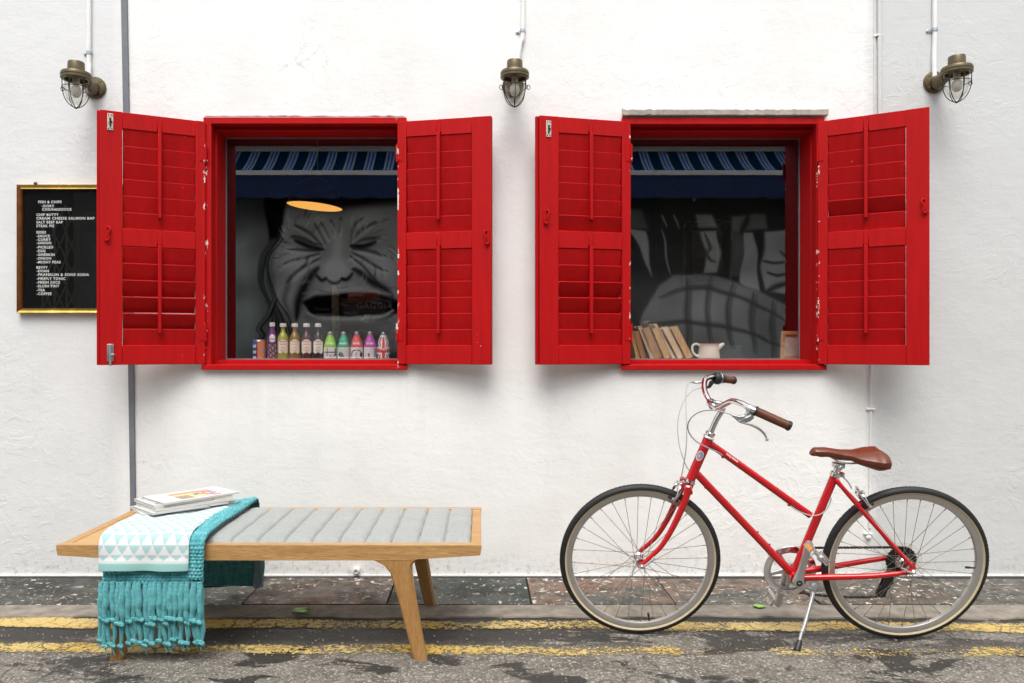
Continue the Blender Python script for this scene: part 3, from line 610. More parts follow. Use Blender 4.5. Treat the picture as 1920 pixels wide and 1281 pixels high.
# awning
A_ = thing('awning', (0, YF, 2.9), 'blue awning with white striped canvas mirrored across the top of both panes', 'awning')
YA = -6.0; za = RV(0, 325, Y=YA).z; zt_ = RV(0, 284, Y=YF).z; zv = RV(0, 372, Y=YA).z
xa0, xa1 = RV(-100, 0, Y=YA).x, RV(2000, 0, Y=YA).x
t = NT('striped_canvas'); p = t.pos(); xx = t.sep(p)[0]; fr = t.math('FRACT', t.math('DIVIDE', t.math('ADD', xx, 50), .272))
st = t.ramp(fr, [(0, 0), (.02, .7), (.10, .7), (.12, 0), (.20, 0), (.22, .9), (.27, .9), (.29, 0), (.37, 0), (.39, .7), (.47, .7), (.49, 0)], 'LINEAR')
bl = t.ramp(fr, [(.10, 0), (.12, 1), (.20, 1), (.22, 0), (.27, 0), (.29, 1), (.37, 1), (.39, 0)])
cc = t.mix(st, (.003, .020, .060), (.36, .38, .38)); cc = t.mix(bl, cc, (.008, .09, .38)); t.fin(cc, .9, Specular_IOR_Level=0.0); M['stripe'] = t.m
b = MB(); b.grid(lambda i, j: (xa0+(xa1-xa0)*i/40, YA+(YF-YA)*j/6, za+(zt_-za)*j/6-.04*math.sin(PI*j/6)), 40, 6); b.build('canvas', M['stripe'], A_)
b = MB(); b.grid(lambda i, j: (xa0+(xa1-xa0)*i/300, YA+.02+.012*math.sin(i*.5)*(j/3), za-.03-(za-.03-zv)*j/3+(.01*math.sin(i*.9) if j == 3 else 0)), 300, 3); b.build('valance', M['navy'], A_)
b = MB(); b.box(xa0, xa1, YA-.02, YA+.04, za-.03, za+.03); b.build('front_rail', M['white'], A_, smooth=0)
b = MB(); b.box(xa0, xa1, YF, YF+.12, RV(0, 276, Y=YF).z, RV(0, 262, Y=YF).z); b.build('wall_rail', M['white'], A_, smooth=0)
for q in (xa0+.5, -1.0, 3.0, xa1-.5):
    b = MB(); b.tube([(q, YA, za-.02), (q, YF+.05, za-.25)], .02, 8); b.build('support_arm', M['white'], A_)
# ------------------------------------------------------------ bulkhead lamps
def wall_lamp(X, Z, label):
    L = thing('wall_lamp', (X, 0, Z), label, 'lamp', 'caged bulkhead lamps along the wall')
    ax = Vector((0,-1,0)); hy = -.19; hc = Vector((X, hy, Z))
    b = MB(); b.lathe((X,0,Z), ax, [(0,-.002),(.055,-.002),(.055,.010),(.050,.016),(.030,.019),(.026,.034),(0,.036)], 32)
    for a in (45, 135, 225, 315): b.lathe((X+.042*math.cos(math.radians(a)), -.012, Z+.042*math.sin(math.radians(a))), ax, [(0,0),(.007,0),(.006,.006),(0,.008)], 10)
    b.build('back_plate', M['brass'], L)
    b = MB(); b.tube([(X,-.028,Z-.012),(X,-.07,Z-.008),(X,-.115,Z+.006),(X,-.15,Z+.014)], [.030,.027,.024,.022], 16, sq=1.15); b.build('arm', M['brass'], L)
    b = MB(); b.lathe(hc, (0,0,1), [(0,.062),(.036,.062),(.038,.058),(.0385,.020),(.046,.016),(.066,.010),(.0695,.004),(.0695,-.006),(.067,-.007),(.067,-.010),(.0695,-.011),(.0695,-.020),(.064,-.024),(.052,-.024),(.050,-.010),(0,-.008)], 48)
    b.build('housing', M['brass'], L)
    b = MB(); b.lathe(hc, (0,0,1), [(.050,-.022),(.051,-.06),(.049,-.09),(.041,-.118),(.026,-.136),(.010,-.142),(0,-.143)], 40); b.build('glass_globe', M['lampglass'], L)
    b = MB(); b.lathe(hc, (0,0,1), [(0,-.015),(.016,-.015),(.016,-.045),(0,-.046)], 16); b.build('lamp_holder', M['cream'], L)
    b = MB(); b.ball(hc+Vector((0,0,-.078)), .024, 16, 12, (1,1,1.35)); b.build('bulb', M['bulb'], L)
    b = MB(); R_ = [(.061,-.02),(.060,-.06),(.056,-.095),(.045,-.125),(.027,-.147),(.008,-.158),(0,-.160)]
    for k in range(6):
        a = PI/6+k*PI/3+.0; d = Vector((math.cos(a), math.sin(a), 0)); b.tube([hc+d*p[0]+Vector((0,0,p[1])) for p in spline([(r, z, 0) for r, z in R_], 3)], .0021, 6)
    b.tube([hc+Vector((.0615*math.cos(t*PI/20), .0615*math.sin(t*PI/20), -.064)) for t in range(40)], .0021, 6, closed=True)
    for s in (-1, 1):
        b.tube([hc+Vector((s*(.066+.008*math.cos(t*PI/6)), 0, -.066+.011*math.sin(t*PI/6))) for t in range(12)], .0018, 6, closed=True)
    b.ball(hc+Vector((0,0,-.160)), .005, 8, 6); b.build('cage', M['wire'], L)
    return L
M['bulb'] = simple('frosted_bulb', (.72, .70, .64), .35)
wall_lamp(-1.953, 2.478, 'caged bronze bulkhead lamp above the menu board and left-hand shutter')
wall_lamp(.168, 2.485, 'caged bronze bulkhead lamp between the two windows')
wall_lamp(2.306, 2.506, 'caged bronze bulkhead lamp above the right-hand shutter, over the bicycle')

def conduit(pts, r, label, clamp=None, name='conduit', mat='white', extra=None):
    L = thing(name, (pts[0][0], 0, pts[-1][2]), label, 'pipe')
    b = MB(); b.tube(spline(pts, 5), r, 12); b.build('pipe', M[mat], L)
    for (cx, cz, dx) in (clamp or []):
        c = MB(); c.lathe((cx, -r, cz), (0,0,1), [(r+.0025, -.008), (r+.0025, .008)], 16); c.lathe((cx, -r, cz), (0,0,1), [(r+.0005, .008), (r+.0005, -.008)], 16)
        c.cbox((cx+dx*.5, -.002, cz-.003), (abs(dx)*.5,0,0), (0,.002,0), (0,0,.008)); c.lathe((cx+dx, -.002, cz-.003), (0,-1,0), [(0,0),(.009,0),(.009,.003),(.005,.004),(.004,.007),(0,.007)], 12)
        c.build('clamp', M['steel'], L)
    return L
zt_top = 5.0; r_ = .0115
conduit([(px(169), -r_, 4.2), (px(169), -r_, 3.2), (px(169), -r_, pz(104)), (px(170), -r_*1.3, pz(125)), (px(171), -r_*2, 2.50)], r_, 'white conduit running down to the lamp above the menu board', [(px(169), pz(101), -.022)])
conduit([(px(980), -r_, 4.2), (px(980), -r_, 3.2), (px(980), -r_, pz(62)), (px(975), -r_*1.3, pz(85)), (px(965), -r_*2, 2.50)], r_, 'white conduit with an elbow running down to the middle lamp', [(px(980), pz(60), -.026)])
conduit([(px(1749), -r_, 4.2), (px(1750), -r_, 3.2), (px(1750), -r_, pz(62)), (px(1749), -r_, pz(100)), (px(1748), -r_*1.6, 2.50)], r_, 'white conduit running down to the lamp over the right-hand shutter', [(px(1750), pz(58), -.030)])
# grey flat strip down the wall, leaning a touch
def gx(v): return px(np.interp(v, [-400, 0, 690, 1080], [230, 234, 247, 252.5]))
b = MB(); zs = [(-400, 12), (0, 11.5), (400, 11), (690, 10.5), (1079, 9.5)]
vs2 = []
for v, wv in zs:
    x = gx(v); hw = wv/2/369; z = pz(v); vs2 += [(x-hw, .001, z), (x-hw, -.012, z), (x+hw, -.012, z), (x+hw, .001, z)]
b.add(vs2, [(i*4+k, i*4+k+1, (i+1)*4+k+1, (i+1)*4+k) for i in range(4) for k in range(3)]+[(0,3,2,1)]); st_ = b.build('conduit', M['greystrip'], None, smooth=0, bevel=.002)
tag(st_, 'dark grey flat strip down the wall behind the left-hand shutter and bench', 'pipe')
# painted-over pipe right of the books window
b = thing('conduit', (px(1640), 0, .2), 'thin painted-over pipe down the wall behind the right-hand shutter and bicycle', 'pipe')
p_ = MB(); p_.tube([(px(1647), -.009, 4.2), (px(1647.5), -.009, pz(70)), (px(1648), -.008, pz(300)), (px(1634), -.006, pz(560)), (px(1632), -.006, pz(700)), (px(1630), -.006, pz(990))], [.0105,.0105,.0095,.0065,.0065,.0065], 10); p_.build('pipe', M['wall'], b)
p_ = MB(); p_.tube([(px(1638.5), -.003, 4.2), (px(1639.5), -.003, pz(200)), (px(1640), -.003, pz(400))], .004, 6); p_.build('cable', M['wall'], b)
for (u, v) in ((1647, 68), (1633, 767), (1628, 1000)):
    c = MB(); c.cbox((px(u), -.009, pz(v)), (.015,0,0), (0,.009,0), (0,0,.004)); c.lathe((px(u)-.019, -.001, pz(v)), (0,-1,0), [(0,0),(.008,0),(.008,.008),(0,.010)], 10); c.build('clamp', M['white'], b, bevel=.002)
c = MB(); c.lathe((px(1627), -.001, pz(1006)), (0,-1,0), [(0,0),(.013,0),(.013,.012),(.008,.016),(0,.018)], 14); c.build('cap', M['white'], b)
sp = MB(); sp.lathe((px(669), .0, pz(1068)), (0,-1,0), [(0,0),(.017,0),(.017,.03),(.013,.034),(.010,.034),(.010,.02),(0,.02)], 14); tag(sp.build('pipe_stub', M['white'], None), 'short white pipe stub at the foot of the wall under the bench', 'pipe')

# ------------------------------------------------------------ menu board
bx0, bx1, bz0, bz1 = px(37), px(236), pz(588), pz(348)
L = thing('menu_board', ((bx0+bx1)/2, 0, bz0), 'gold-framed black menu board with white letters, half behind the left-hand shutter', 'menu board')
def moulding(mb, x0, x1, z0, z1, w, y0, y1, sides='lrtb'):
    m_ = (y0+y1)/2
    prof = [(0, y0), (0, y1+.006), (.003, y1), (w*.35, y1+.002), (w*.6, y1+.010), (w*.85, y1+.008), (w, y1+.014), (w, y0)]
    cs = [((x0,z0),(1,1)), ((x1,z0),(-1,1)), ((x1,z1),(-1,-1)), ((x0,z1),(1,-1))]
    vs_ = [(c[0]+s[0]*d, y, c[1]+s[1]*d) for c, s in cs for d, y in prof]; n = len(prof)
    for k, nm in enumerate('brtl'):
        if nm in sides:
            mb.add([vs_[i] for i in range(4*n)], [((k*n+j), (k*n+j+1), ((k+1) % 4*n+j+1), ((k+1) % 4*n+j)) for j in range(n-1)])
b = MB(); moulding(b, bx0, bx1, bz0, bz1, .025, -.001, -.032, 'brt'); b.build('frame', M['gold'], L, fixn=False)
b = MB(); moulding(b, bx0, bx1, bz0, bz1, .025, -.001, -.032, 'l'); b.build('frame', M['goldred'], L)
b = MB(); b.box(bx0+.002, bx1-.002, -.012, -.002, bz0+.002, bz1-.002); b.build('letter_panel', M['boardblack'], L, smooth=0)
b = MB(); b.box(bx0+.023, bx1-.023, -.0185, -.0165, bz0+.023, bz1-.023); b.build('glass', M['glass_board'] if 'glass_board' in M else m_glass('board_glass', .055), L, smooth=0)
b = MB(); b.lathe((px(70), -.012, bz1+.006), (0,-1,0), [(0,0),(.008,0),(.008,.008),(0,.010)], 12); b.build('hook', M['black'], L)
ML = [(70,378,'FISH & CHIPS'),(77,385.6,'-DORY'),(77,392,'COD/HADDOCK'),(66.5,402,'CHIP BUTTY'),(66.5,408.7,'CREAM CHEESE SALMON BAP'),(66.5,416,'SALT BEEF BAP'),(66.5,423,'STEAK PIE'),(66.5,435,'SIDES'),(67,442,'-SAUCE'),(67,448.7,'-CURRY'),(67,455,'-ONION'),(67,463,'-PICKLED'),(67,470,'-EGG'),(67,477,'-GHERKIN'),(67,484,'-ONION'),(67,491,'-MUSHY PEAS'),(66.5,501,'BEVVY'),(67,507.7,'-EVIAN'),(67,514.5,'-FRANKLIN & SONS SODA'),(67,522,'-FIREFLY TONIC'),(67,529,'-FRESH JUICE'),(67,536,'-SLUSH PINT'),(67,543.6,'-TEA'),(67,550.5,'-COFFEE')]
WX = {4: 109, 18: 98}
for k, (u, v, s) in enumerate(ML):
    V_, F2 = text_shape(s, .0180, .00045, 1.15)
    wmax = max(q[0] for q in V_); sx = 1.0
    if k in WX: sx = WX[k]/369/wmax
    X0 = px(u, -.02); Z0 = pz(v+2.6, -.02); b = MB(); b.add([(X0+x*sx, -.0125, Z0+y) for x, y in V_], F2); b.build('lettering', M['letter'], L, smooth=0)

# ------------------------------------------------------------ things on the window shelf, left window
YB = .262
def bottle(name, u0, u1, vtop, prof, mat, label, cat, group=None, capmat='white', capr=.016, caph=.02, lab=None, Y=YB, cap=True, base_v=None):
    D = CY+Y; X = px((u0+u1)/2, Y); R = (u1-u0)/2*D/FPX; H = pz(vtop, Y)-SZ
    L = thing(name, (X, Y, SZ+.001), label, cat, group); o = Vector((X, Y, SZ+.001))
    P_ = [(r*R, h*H) for r, h in prof]
    b = MB(); b.lathe(o, (0,0,1), P_, 32); b.build('bottle_body' if cap else 'can_body', M[mat] if isinstance(mat, str) else mat, L)
    if cap:
        zt = P_[-1][1]; b = MB(); b.lathe(o, (0,0,1), [(P_[-1][0]*.9, zt-caph*.15), (capr, zt-caph*.1), (capr, zt+caph*.80), (capr*.9, zt+caph), (0, zt+caph)], 24)
        if capmat == 'white':
            for k in range(20):
                a = k*PI/10; b.cbox(o+Vector((capr*math.cos(a), capr*math.sin(a), zt+caph*.35)), (.0008*math.cos(a), .0008*math.sin(a), 0), (-.001*math.sin(a), .001*math.cos(a), 0), (0,0,caph*.4))
        b.build('cap', M[capmat], L)
    return L, o, R, H
def wrap(o, R, s, size, z, mat, parent, name='lettering', bold=0.0003, face=None, sx=1.0, center=True):
    """flat print bent round a bottle; face = angle of its centre seen from the viewer"""
    V_, F2 = text_shape(s, size, bold, 1.0, sx); w_ = max(q[0] for q in V_) if center else 0
    fa = math.atan2(-CY-o.y, -o.x) if face is None else face; b = MB(); R2 = (R if callable(R) else (lambda h: R))
    vs_ = []
    for x, y in V_:
        r = R2(z+y)+.0006; a = fa+(x-w_/2)/r; vs_.append(o+Vector((r*math.cos(a), r*math.sin(a), z+y)))
    b.add(vs_, F2); b.build(name, mat if not isinstance(mat, str) else M[mat], parent, smooth=0)
def shell(o, R, z0, z1, half, fn, parent, name='label', n=28, m=24, face=None, mat='vcol'):
    """label wrapped round the bottle; fn(s,t) colour, s,t in 0..1 (t upward); returns None to cut the label there"""
    fa = (math.atan2(-CY-o.y, -o.x) if face is None else face); R2 = (R if callable(R) else (lambda h: R)); b = MB(); cols = []
    for j in range(m+1):
        for i in range(n+1):
            s, t = i/n, j/m; z = z0+(z1-z0)*t; r = R2(z)+.0004; a = fa+(s-.5)*2*half
            b.v.append(o+Vector((r*math.cos(a), r*math.sin(a), z))); c = fn(s, t); cols.append((*(c or (0,0,0)), 1) )
    for j in range(m):
        for i in range(n):
            if fn((i+.5)/n, (j+.5)/m) is not None: b.f.append((j*(n+1)+i, j*(n+1)+i+1, (j+1)*(n+1)+i+1, (j+1)*(n+1)+i)); b.m.append(0)
    return b.build(name, M[mat], parent, col=cols, smooth=60)
gl = lambda nm, c, r=.12: simple(nm, c, r, 0, .03, 20, Coat_Weight=.6)
def liquid(nm, c): 
    t = NT(nm); return t.fin(c, .08, 0, None, Transmission_Weight=.2, IOR=1.34, Coat_Weight=.5)
wave = [((.0),(0))]
# drink can
can, o, R, H = bottle('drink_can', 474.5, 497.5, 637, [(0,.01),(.82,.01),(.86,0),(1,.05),(1,.91),(.86,.965),(.86,1),(.80,1),(.79,.975),(0,.975)], 'alu', 'small blue and orange drinks can, leftmost on the window shelf', 'can', cap=False)
def canf(s, t):
    if s > .42: return (.80, .20, .015) if not (.56 < s < .80 and .12 < t < .72 and (abs(s-.68) < .05+.05*math.sin(t*14))) else (.25, .32, .50)
    if t > .80: return (.02, .12, .55)
    return (.65, .66, .68) if (.06 < s < .34 and int(t*6) % 2 == 0) else (.012, .022, .20)
shell(o, R, H*.06, H*.90, 1.55, canf, can)
# tall purple bottle
pb_, o, R, H = bottle('juice_bottle', 500.5, 520.5, 612, [(0,0),(.9,0),(1,.04),(1,.50),(.97,.60),(.88,.72),(.60,.84),(.42,.92),(.40,1)], gl('purple_bottle', (.15, .012, .17)), 'tall dark purple bottle with a white cap, between the can and the cream-labelled bottles', 'bottle', capr=.0135)
shell(o, lambda z: R*np.interp(z/H, [0,.5,.6,.72,.84], [1,1,.97,.88,.6]), H*.02, H*.46, .9, lambda s, t: [(.28,.05,.28),(.05,.01,.09),(.42,.38,.10)][int((math.sin(s*21+t*3)+math.sin(t*17-s*9)+2)*.74)], pb_)
shell(o, lambda z: R*np.interp(z/H, [0,.5,.6,.72,.84], [1,1,.97,.88,.6]), H*.52, H*.76, .62, lambda s, t: ((.84,.83,.80) if ((s-.5)/.5)**2+((t-.5)/.5)**2 < 1 else None), pb_, 'round_label')
wrap(o, lambda z: R*np.interp(z/H, [0,.5,.6,.72,.84], [1,1,.97,.88,.6])+.0005, 'Ribena', .013, H*.60, simple('purple_ink', (.10,.03,.12), .6), pb_)
# four soda bottles with cream labels
SP = [(0,0),(.88,0),(1,.035),(1,.52),(.98,.60),(.88,.69),(.66,.77),(.44,.83),(.38,.88),(.38,.97),(.34,.975),(.34,1)]
sodas = [(520, 541.5, liquid('lemon_soda', (.50, .50, .06)), (.45,.06,.03), 'yellow-green soda bottle with red-lettered cream label and white cap'), (542, 563.5, liquid('ginger_soda', (.36, .20, .03)), (.50,.34,.16), 'amber soda bottle with plain cream label and white cap'), (564, 585.5, liquid('cola_soda', (.09, .012, .008)), (.45,.03,.06), 'dark red-brown soda bottle with pink-lettered cream label'), (586, 607, liquid('elderberry_soda', (.028, .008, .014)), (.10,.06,.09), 'near-black soda bottle with grey-lettered cream label, beside the green bottle')]
def sodalab(s, t):
    top = .90+.10*math.cos((s-.5)*5); bot = .10*abs(math.sin(s*PI*2.0+PI/2))
    if t > top or t < bot or s < .04 or s > .96: return None
    return (.86, .80, .68)
for k, (a, c, mt, ink, lb) in enumerate(sodas):
    s_, o, R, H = bottle('soda_bottle', a, c, 613, SP, mt, lb, 'bottle', 'soda bottles with cream labels', capr=.0165, caph=.018)
    shell(o, R, H*.18, H*.62, 1.05, sodalab, s_)
    im = simple('label_ink', ink, .6); wrap(o, R, 'FRANKLIN', .0085, H*.535, im, s_, sx=.95); wrap(o, R, '& SONS LTD', .006, H*.46, im, s_)
    for q, w_ in ((.36, 'ENGLISH'), (.29, 'SPARKLING'), (.24, 'SODA')): wrap(o, R, w_, .0055, H*q, im, s_)
# five tonic bottles, coloured shoulders over a photo label
FP = [(0,0),(.94,0),(1,.025),(1,.46),(.985,.54),(.90,.64),(.76,.76),(.60,.87),(.50,.94),(.47,1)]
rr = lambda R, H: (lambda z: R*np.interp(z/H, [0,.46,.54,.64,.76,.87,.94,1], [1,1,.985,.90,.76,.60,.50,.47]))
tonics = [(607, 631.5, (.28,.62,.02), 'lime green drink bottle with black and white picture label'), (632.5, 656, (.01,.42,.24), 'teal green drink bottle with black and white picture label'), (657, 681, (.70,.055,.06), 'coral red drink bottle with black and white picture label'), (682, 706, (.50,.045,.42), 'magenta drink bottle with black and white picture label')]
PIC = [lambda s, t: .02 if (abs(t-.60) < .03 or (abs(s-.32) < .02 and t > .25) or (s > .45 and abs(t-(.15+abs(s-.62)*1.4)) < .05) or (s > .8 and t > .3)) else .68,
       lambda s, t: .02 if ((s-.30)**2+(t-.42)**2 < .03 and math.sin(s*60)+math.sin(t*50) > -.6) or (.2 < s < .55 and t < .32) else .62,
       lambda s, t: .02 if (.11 < (s-.48)**2*1.2+(t-.42)**2 < .17 and t > .25) or (.45 < s < .5 and t < .6) or (s > .68 and t < .55) else .7,
       lambda s, t: .03 if ((s-.40)**2+(t-.44)**2 < .005 or (s-.42)**2+(t-.28)**2 < .004) else (.20 if s > .78 else .68)]
for k, (a, c, colr_, lb) in enumerate(tonics):
    s_, o, R, H = bottle('tonic_bottle', a, c, 628.5, FP, gl('bottle_sleeve', colr_, .3), lb, 'bottle', 'coloured drink bottles with picture labels', capmat='alu', capr=.0135, caph=.017)
    shell(o, R, H*.02, H*.50, 1.25, lambda s, t, f=PIC[k]: (.82,)*3 if (t < .24 or s < .08 or s > .92 or t > .95) else (f(s, t),)*3, s_)
    wrap(o, rr(R, H), 'firefly', .019, H*.62, 'letter', s_, bold=.0004)
    wrap(o, R, 'DRINK', .006, H*.05, 'matt', s_)
s_, o, R, H = bottle('tonic_bottle', 707, 731, 629, [(0,0),(.94,0),(1,.03),(1,.50),(.96,.62),(.86,.74),(.68,.86),(.52,.95),(.48,1)], gl('white_bottle_sleeve', (.8,.8,.8), .3), 'white drink bottle covered in a red, white and blue flag, rightmost on the shelf', 'bottle', 'coloured drink bottles with picture labels', capmat='alu', capr=.0135, caph=.015)
def flag(s, t):
    x, y = (s-.5)*2, (t-.40)*2.2
    if abs(x) < .16 or abs(y) < .2: return (.62, .045, .05)
    if abs(x) < .30 or abs(y) < .34: return (.82, .81, .80)
    d = min(abs(abs(y)-abs(x)*1.5), 9)
    if d < .16: return (.58, .06, .06)
    if d < .34: return (.82, .81, .80)
    return (.03, .13, .34)
rw = lambda z: R*np.interp(z/H, [0,.5,.62,.74,.86,.95,1], [1,1,.96,.86,.68,.52,.48])
shell(o, rw, H*.02, H*.93, 1.45, flag, s_, n=48, m=48); wrap(o, rw, 'firefly', .021, H*.40, 'letter', s_, bold=.0004)

# ------------------------------------------------------------ books, jug, frame on the right window shelf
def book(ub, ut, vtop, wpx, Y0, label, cover, pages, depth=.13, hgt=None):
    """a book leaning left, its fore-edge toward the glass; ub = foot at the shelf, ut = head"""
    Yc = Y0; X0 = px(ub, Yc); X1 = px(ut, Yc); H = pz(vtop, Yc)-SZ; tdir = Vector((X1-X0, 0, H)).normalized(); hl = Vector((X1-X0, 0, H)).length
    wdir = Vector((tdir.z, 0, -tdir.x)); th = wpx*(CY+Yc)/FPX*tdir.z; L = thing('book', (X0, Yc, SZ), label, 'book', 'books leaning along the window shelf')
    lift = max(0, wdir.z*-th)+.0005
    o = Vector((X0, Yc, SZ+lift)); b = MB(); b.obox(o+wdir*.0022+tdir*.003, wdir*(th-.0044), Vector((0, depth-.004, 0)), tdir*(hl-.006)); b.build('pages', pages, L, smooth=0)
    for a in (0, th-.002):
        c = MB(); c.obox(o+wdir*a+Vector((0,-.003,0)), wdir*.002, Vector((0, depth+.003, 0)), tdir*hl); c.build('cover', cover, L, smooth=0)
    c = MB(); c.obox(o+Vector((0, depth+.0005, 0)), wdir*th, Vector((0,.002,0)), tdir*hl); c.build('spine', cover, L, smooth=0)
def m_pages(nm, c1, c2):
    t = NT(nm); w_ = t.noise(260, 2, .6, t.pos((1, .02, .05))); return t.fin(t.mix(t.ramp(w_, [(.35, 0), (.65, 1)]), c1, c2), .85)
pg1 = m_pages('yellowed_pages', (.48, .29, .10), (.70, .47, .20)); pg2 = m_pages('brown_pages', (.32, .16, .05), (.52, .30, .12)); pg3 = m_pages('pale_pages', (.62, .50, .30), (.74, .62, .42))
cw = simple('white_cover', (.70, .68, .64), .5); cb = simple('tan_cover', (.40, .24, .10), .6); co = simple('orange_cover', (.52, .26, .06), .5)
YQ = .235
bk = [(1193, 1181, 622, 8, pg1, co, 'yellowed book at the far left, beside the shutter edge'), (1203, 1188, 622, 10, pg2, cb, 'thin brown-paged book, second from the shutter edge'), (1221, 1196, 613, 7, pg3, cw, 'slim book with white cover, tops leaning left, third from the shutter'), (1229, 1204, 617, 15, pg2, cb, 'thick brown-paged book in the middle of the row'),
      (1247, 1222, 617, 14, pg1, cb, 'yellow-paged book just left of the tallest white book'), (1263, 1226, 609, 6, pg3, cw, 'tallest thin white-covered book in the row'), (1272, 1242, 617, 13, pg3, co, 'pale-paged book between the tall white one and the last book'), (1288, 1258, 617, 15, pg1, cb, 'wide tan book at the right end of the row, nearest the jug')]
for ub, ut, vt, wp, pg, cv, lb in bk: book(ub, ut, vt, wp, YQ+random.uniform(0, .01), lb, cv, pg)
# small brown ornament lying on the books
b = MB(); b.ball(W(1209, 606, YQ+.03), .017, 12, 8, (1.3, .9, .8)); b.ball(W(1203, 608, YQ+.03), .010, 10, 6); b.ball(W(1216, 602, YQ+.03), .008, 10, 6)
tag(b.build('ornament', simple('brown_ornament', (.07, .04, .025), .5), None), 'small dark brown ornament lying on top of the leaning books', 'ornament')
# cream jug
Yj = .26; jx = px(1329, Yj); jz = SZ; R = 19.5*(CY+Yj)/FPX; H = pz(644, Yj)-jz
J = thing('milk_jug', (jx, Yj, jz), 'small cream enamel jug with a dark red rim beside the books', 'jug')
b = MB(); b.lathe((jx, Yj, jz), (0,0,1), [(0,.003),(R*.98,.001),(R*1.02,H*.06),(R*1.02,H*.30),(R*.92,H*.72),(R*.90,H*.92),(R*.96,H),(R*.92,H),(R*.86,H*.92),(R*.88,H*.72),(R*.96,H*.3),(0,H*.1)], 40)
em = simple('cream_enamel', (.84, .79, .68), .22, 0, .03); b.build('body', em, J)
b = MB(); b.tube([(jx+R*.96*math.cos(t*PI/20), Yj+R*.96*math.sin(t*PI/20), jz+H*1.0) for t in range(40)], .0016, 6, closed=True); b.build('rim', simple('dark_red_rim', (.22,.02,.02), .4), J)
b = MB(); b.tube(spline([(jx-R*.85, Yj-.008, jz+H*.86), (jx-R*1.25, Yj-.010, jz+H*.97), (jx-R*1.62, Yj-.012, jz+H*.84), (jx-R*1.60, Yj-.012, jz+H*.5), (jx-R*1.3, Yj-.010, jz+H*.30), (jx-R*.98, Yj-.006, jz+H*.26)]), .0048, 10, sq=1.3); b.build('handle', em, J)
b = MB(); b.tube([(jx+R*.80, Yj, jz+H*.62), (jx+R*1.10, Yj, jz+H*.86), (jx+R*1.46, Yj, jz+H*.985)], [.010,.013,.007], 12); b.build('spout', em, J)
b = MB(); b.box(px(1342, .36), px(1388, .36), .34, .44, SZ, SZ+pz(646, .36)-pz(673, .36)); b.box(px(1352, .36), px(1380, .36), .335, .3395, SZ+.02, SZ+.05); tag(b.build('box', M['matt'], None, bevel=.004), 'low dark box on the shelf behind the cream jug', 'box')
# small wooden picture frame leaning at the right
P_ = thing('photo_frame', (px(1480, .27), .27, SZ), 'small pale wooden photo frame leaning at the right end of the shelf', 'photo frame')
lo = W(1462, 674, .27); lo.z = SZ+.001; rx = Vector((px(1512, .27)-lo.x, .03, 0)); up = Vector((.026, .05, pz(622, .27)-SZ)); nrm = rx.cross(up).normalized(); rxn, upn = rx.normalized(), up.normalized(); tw = .020
b = MB()
b.obox(lo, rxn*tw, nrm*.012, up); b.obox(lo+rx-rxn*tw, rxn*tw, nrm*.012, up); b.obox(lo+rxn*tw, rx-rxn*2*tw, nrm*.012, upn*tw); b.obox(lo+rxn*tw+up-upn*tw, rx-rxn*2*tw, nrm*.012, upn*tw); b.build('frame', simple('pale_wood', (.52,.27,.11), .5), P_)
b = MB(); b.obox(lo+rxn*tw*.9+upn*tw*.9-nrm*.004, rx-rxn*1.8*tw, nrm*.003, up-upn*1.8*tw); b.build('picture', simple('pale_print', (.58,.50,.46), .5, 0, .2, 12), P_, smooth=0)

# ------------------------------------------------------------ deeper in the room
Yp = 1.35; D = CY+Yp; pc = W(590, 388, Yp); PR = 52*D/FPX
P_ = thing('pendant_lamp', pc, 'lit pendant lamp glowing orange behind the bottles window', 'lamp')
b = MB(); b.lathe(pc, (0.09,0,1), [(PR,.0),(PR*.97,.03),(PR*.86,.10),(PR*.6,.16),(PR*.22,.20),(.02,.25),(0,.25)], 40); b.build('shade', simple('dark_red_shade', (.05,.008,.008), .4), P_)
b = MB(); b.lathe(pc-Vector((0,0,.0)), (0.09,0,1), [(0,.004),(PR*.98,.004)], 40); b.build('diffuser', M['lamp'], P_, smooth=0)
b = MB(); b.tube([pc+Vector((.02,0,.24)), pc+Vector((.02,0,2.74-pc.z))], .004, 6); b.build('cord', M['cream'], P_)
b = MB(); b.box(px(638, 1.5), px(735, 1.5), 1.5, 1.95, 1.02, pz(560, 1.5)); b.box(px(645, 1.5), px(728, 1.5), 1.42, 1.4995, pz(590, 1.5), pz(566, 1.5)); b.box(px(645, 1.45), px(728, 1.45), 1.40, 1.5, 1.02, 1.06)
C_ = thing('coffee_machine', (px(686, 1.5), 1.5, 1.0), 'dark red espresso machine deep in the room behind the drink bottles', 'coffee machine')
b.build('body', simple('dark_red_enamel', (.045, .010, .012), .3), C_, bevel=.01)
V_, F2 = text_shape('GAGGIA', .062, .001, 1.1); b = MB(); b.add([(px(668, 1.42)+x, 1.415, pz(579, 1.42)+y) for x, y in V_], F2); b.build('lettering', simple('dull_letters', (.20,.19,.18), .5), C_, smooth=0)
b = MB(); b.lathe((px(688, 1.4), 1.40, pz(590, 1.4)-.02), (0,0,1), [(0,-.03),(.03,-.03),(.032,.02),(0,.02)], 16); b.tube([(px(688, 1.4), 1.38, pz(590, 1.4)-.03), (px(688, 1.4)-.01, 1.25, pz(590, 1.4)-.04)], .011, 8); b.build('brew_head', M['chrome'], C_)
b = MB(); b.box(-2.4, -.1, 1.30, 1.98, .93, .99); b.box(-2.3, -.15, 1.36, 1.9, .0, .9295); tag(b.build('counter', M['matt'], None), 'dark counter carrying the espresso machine behind the bottles window', 'counter')
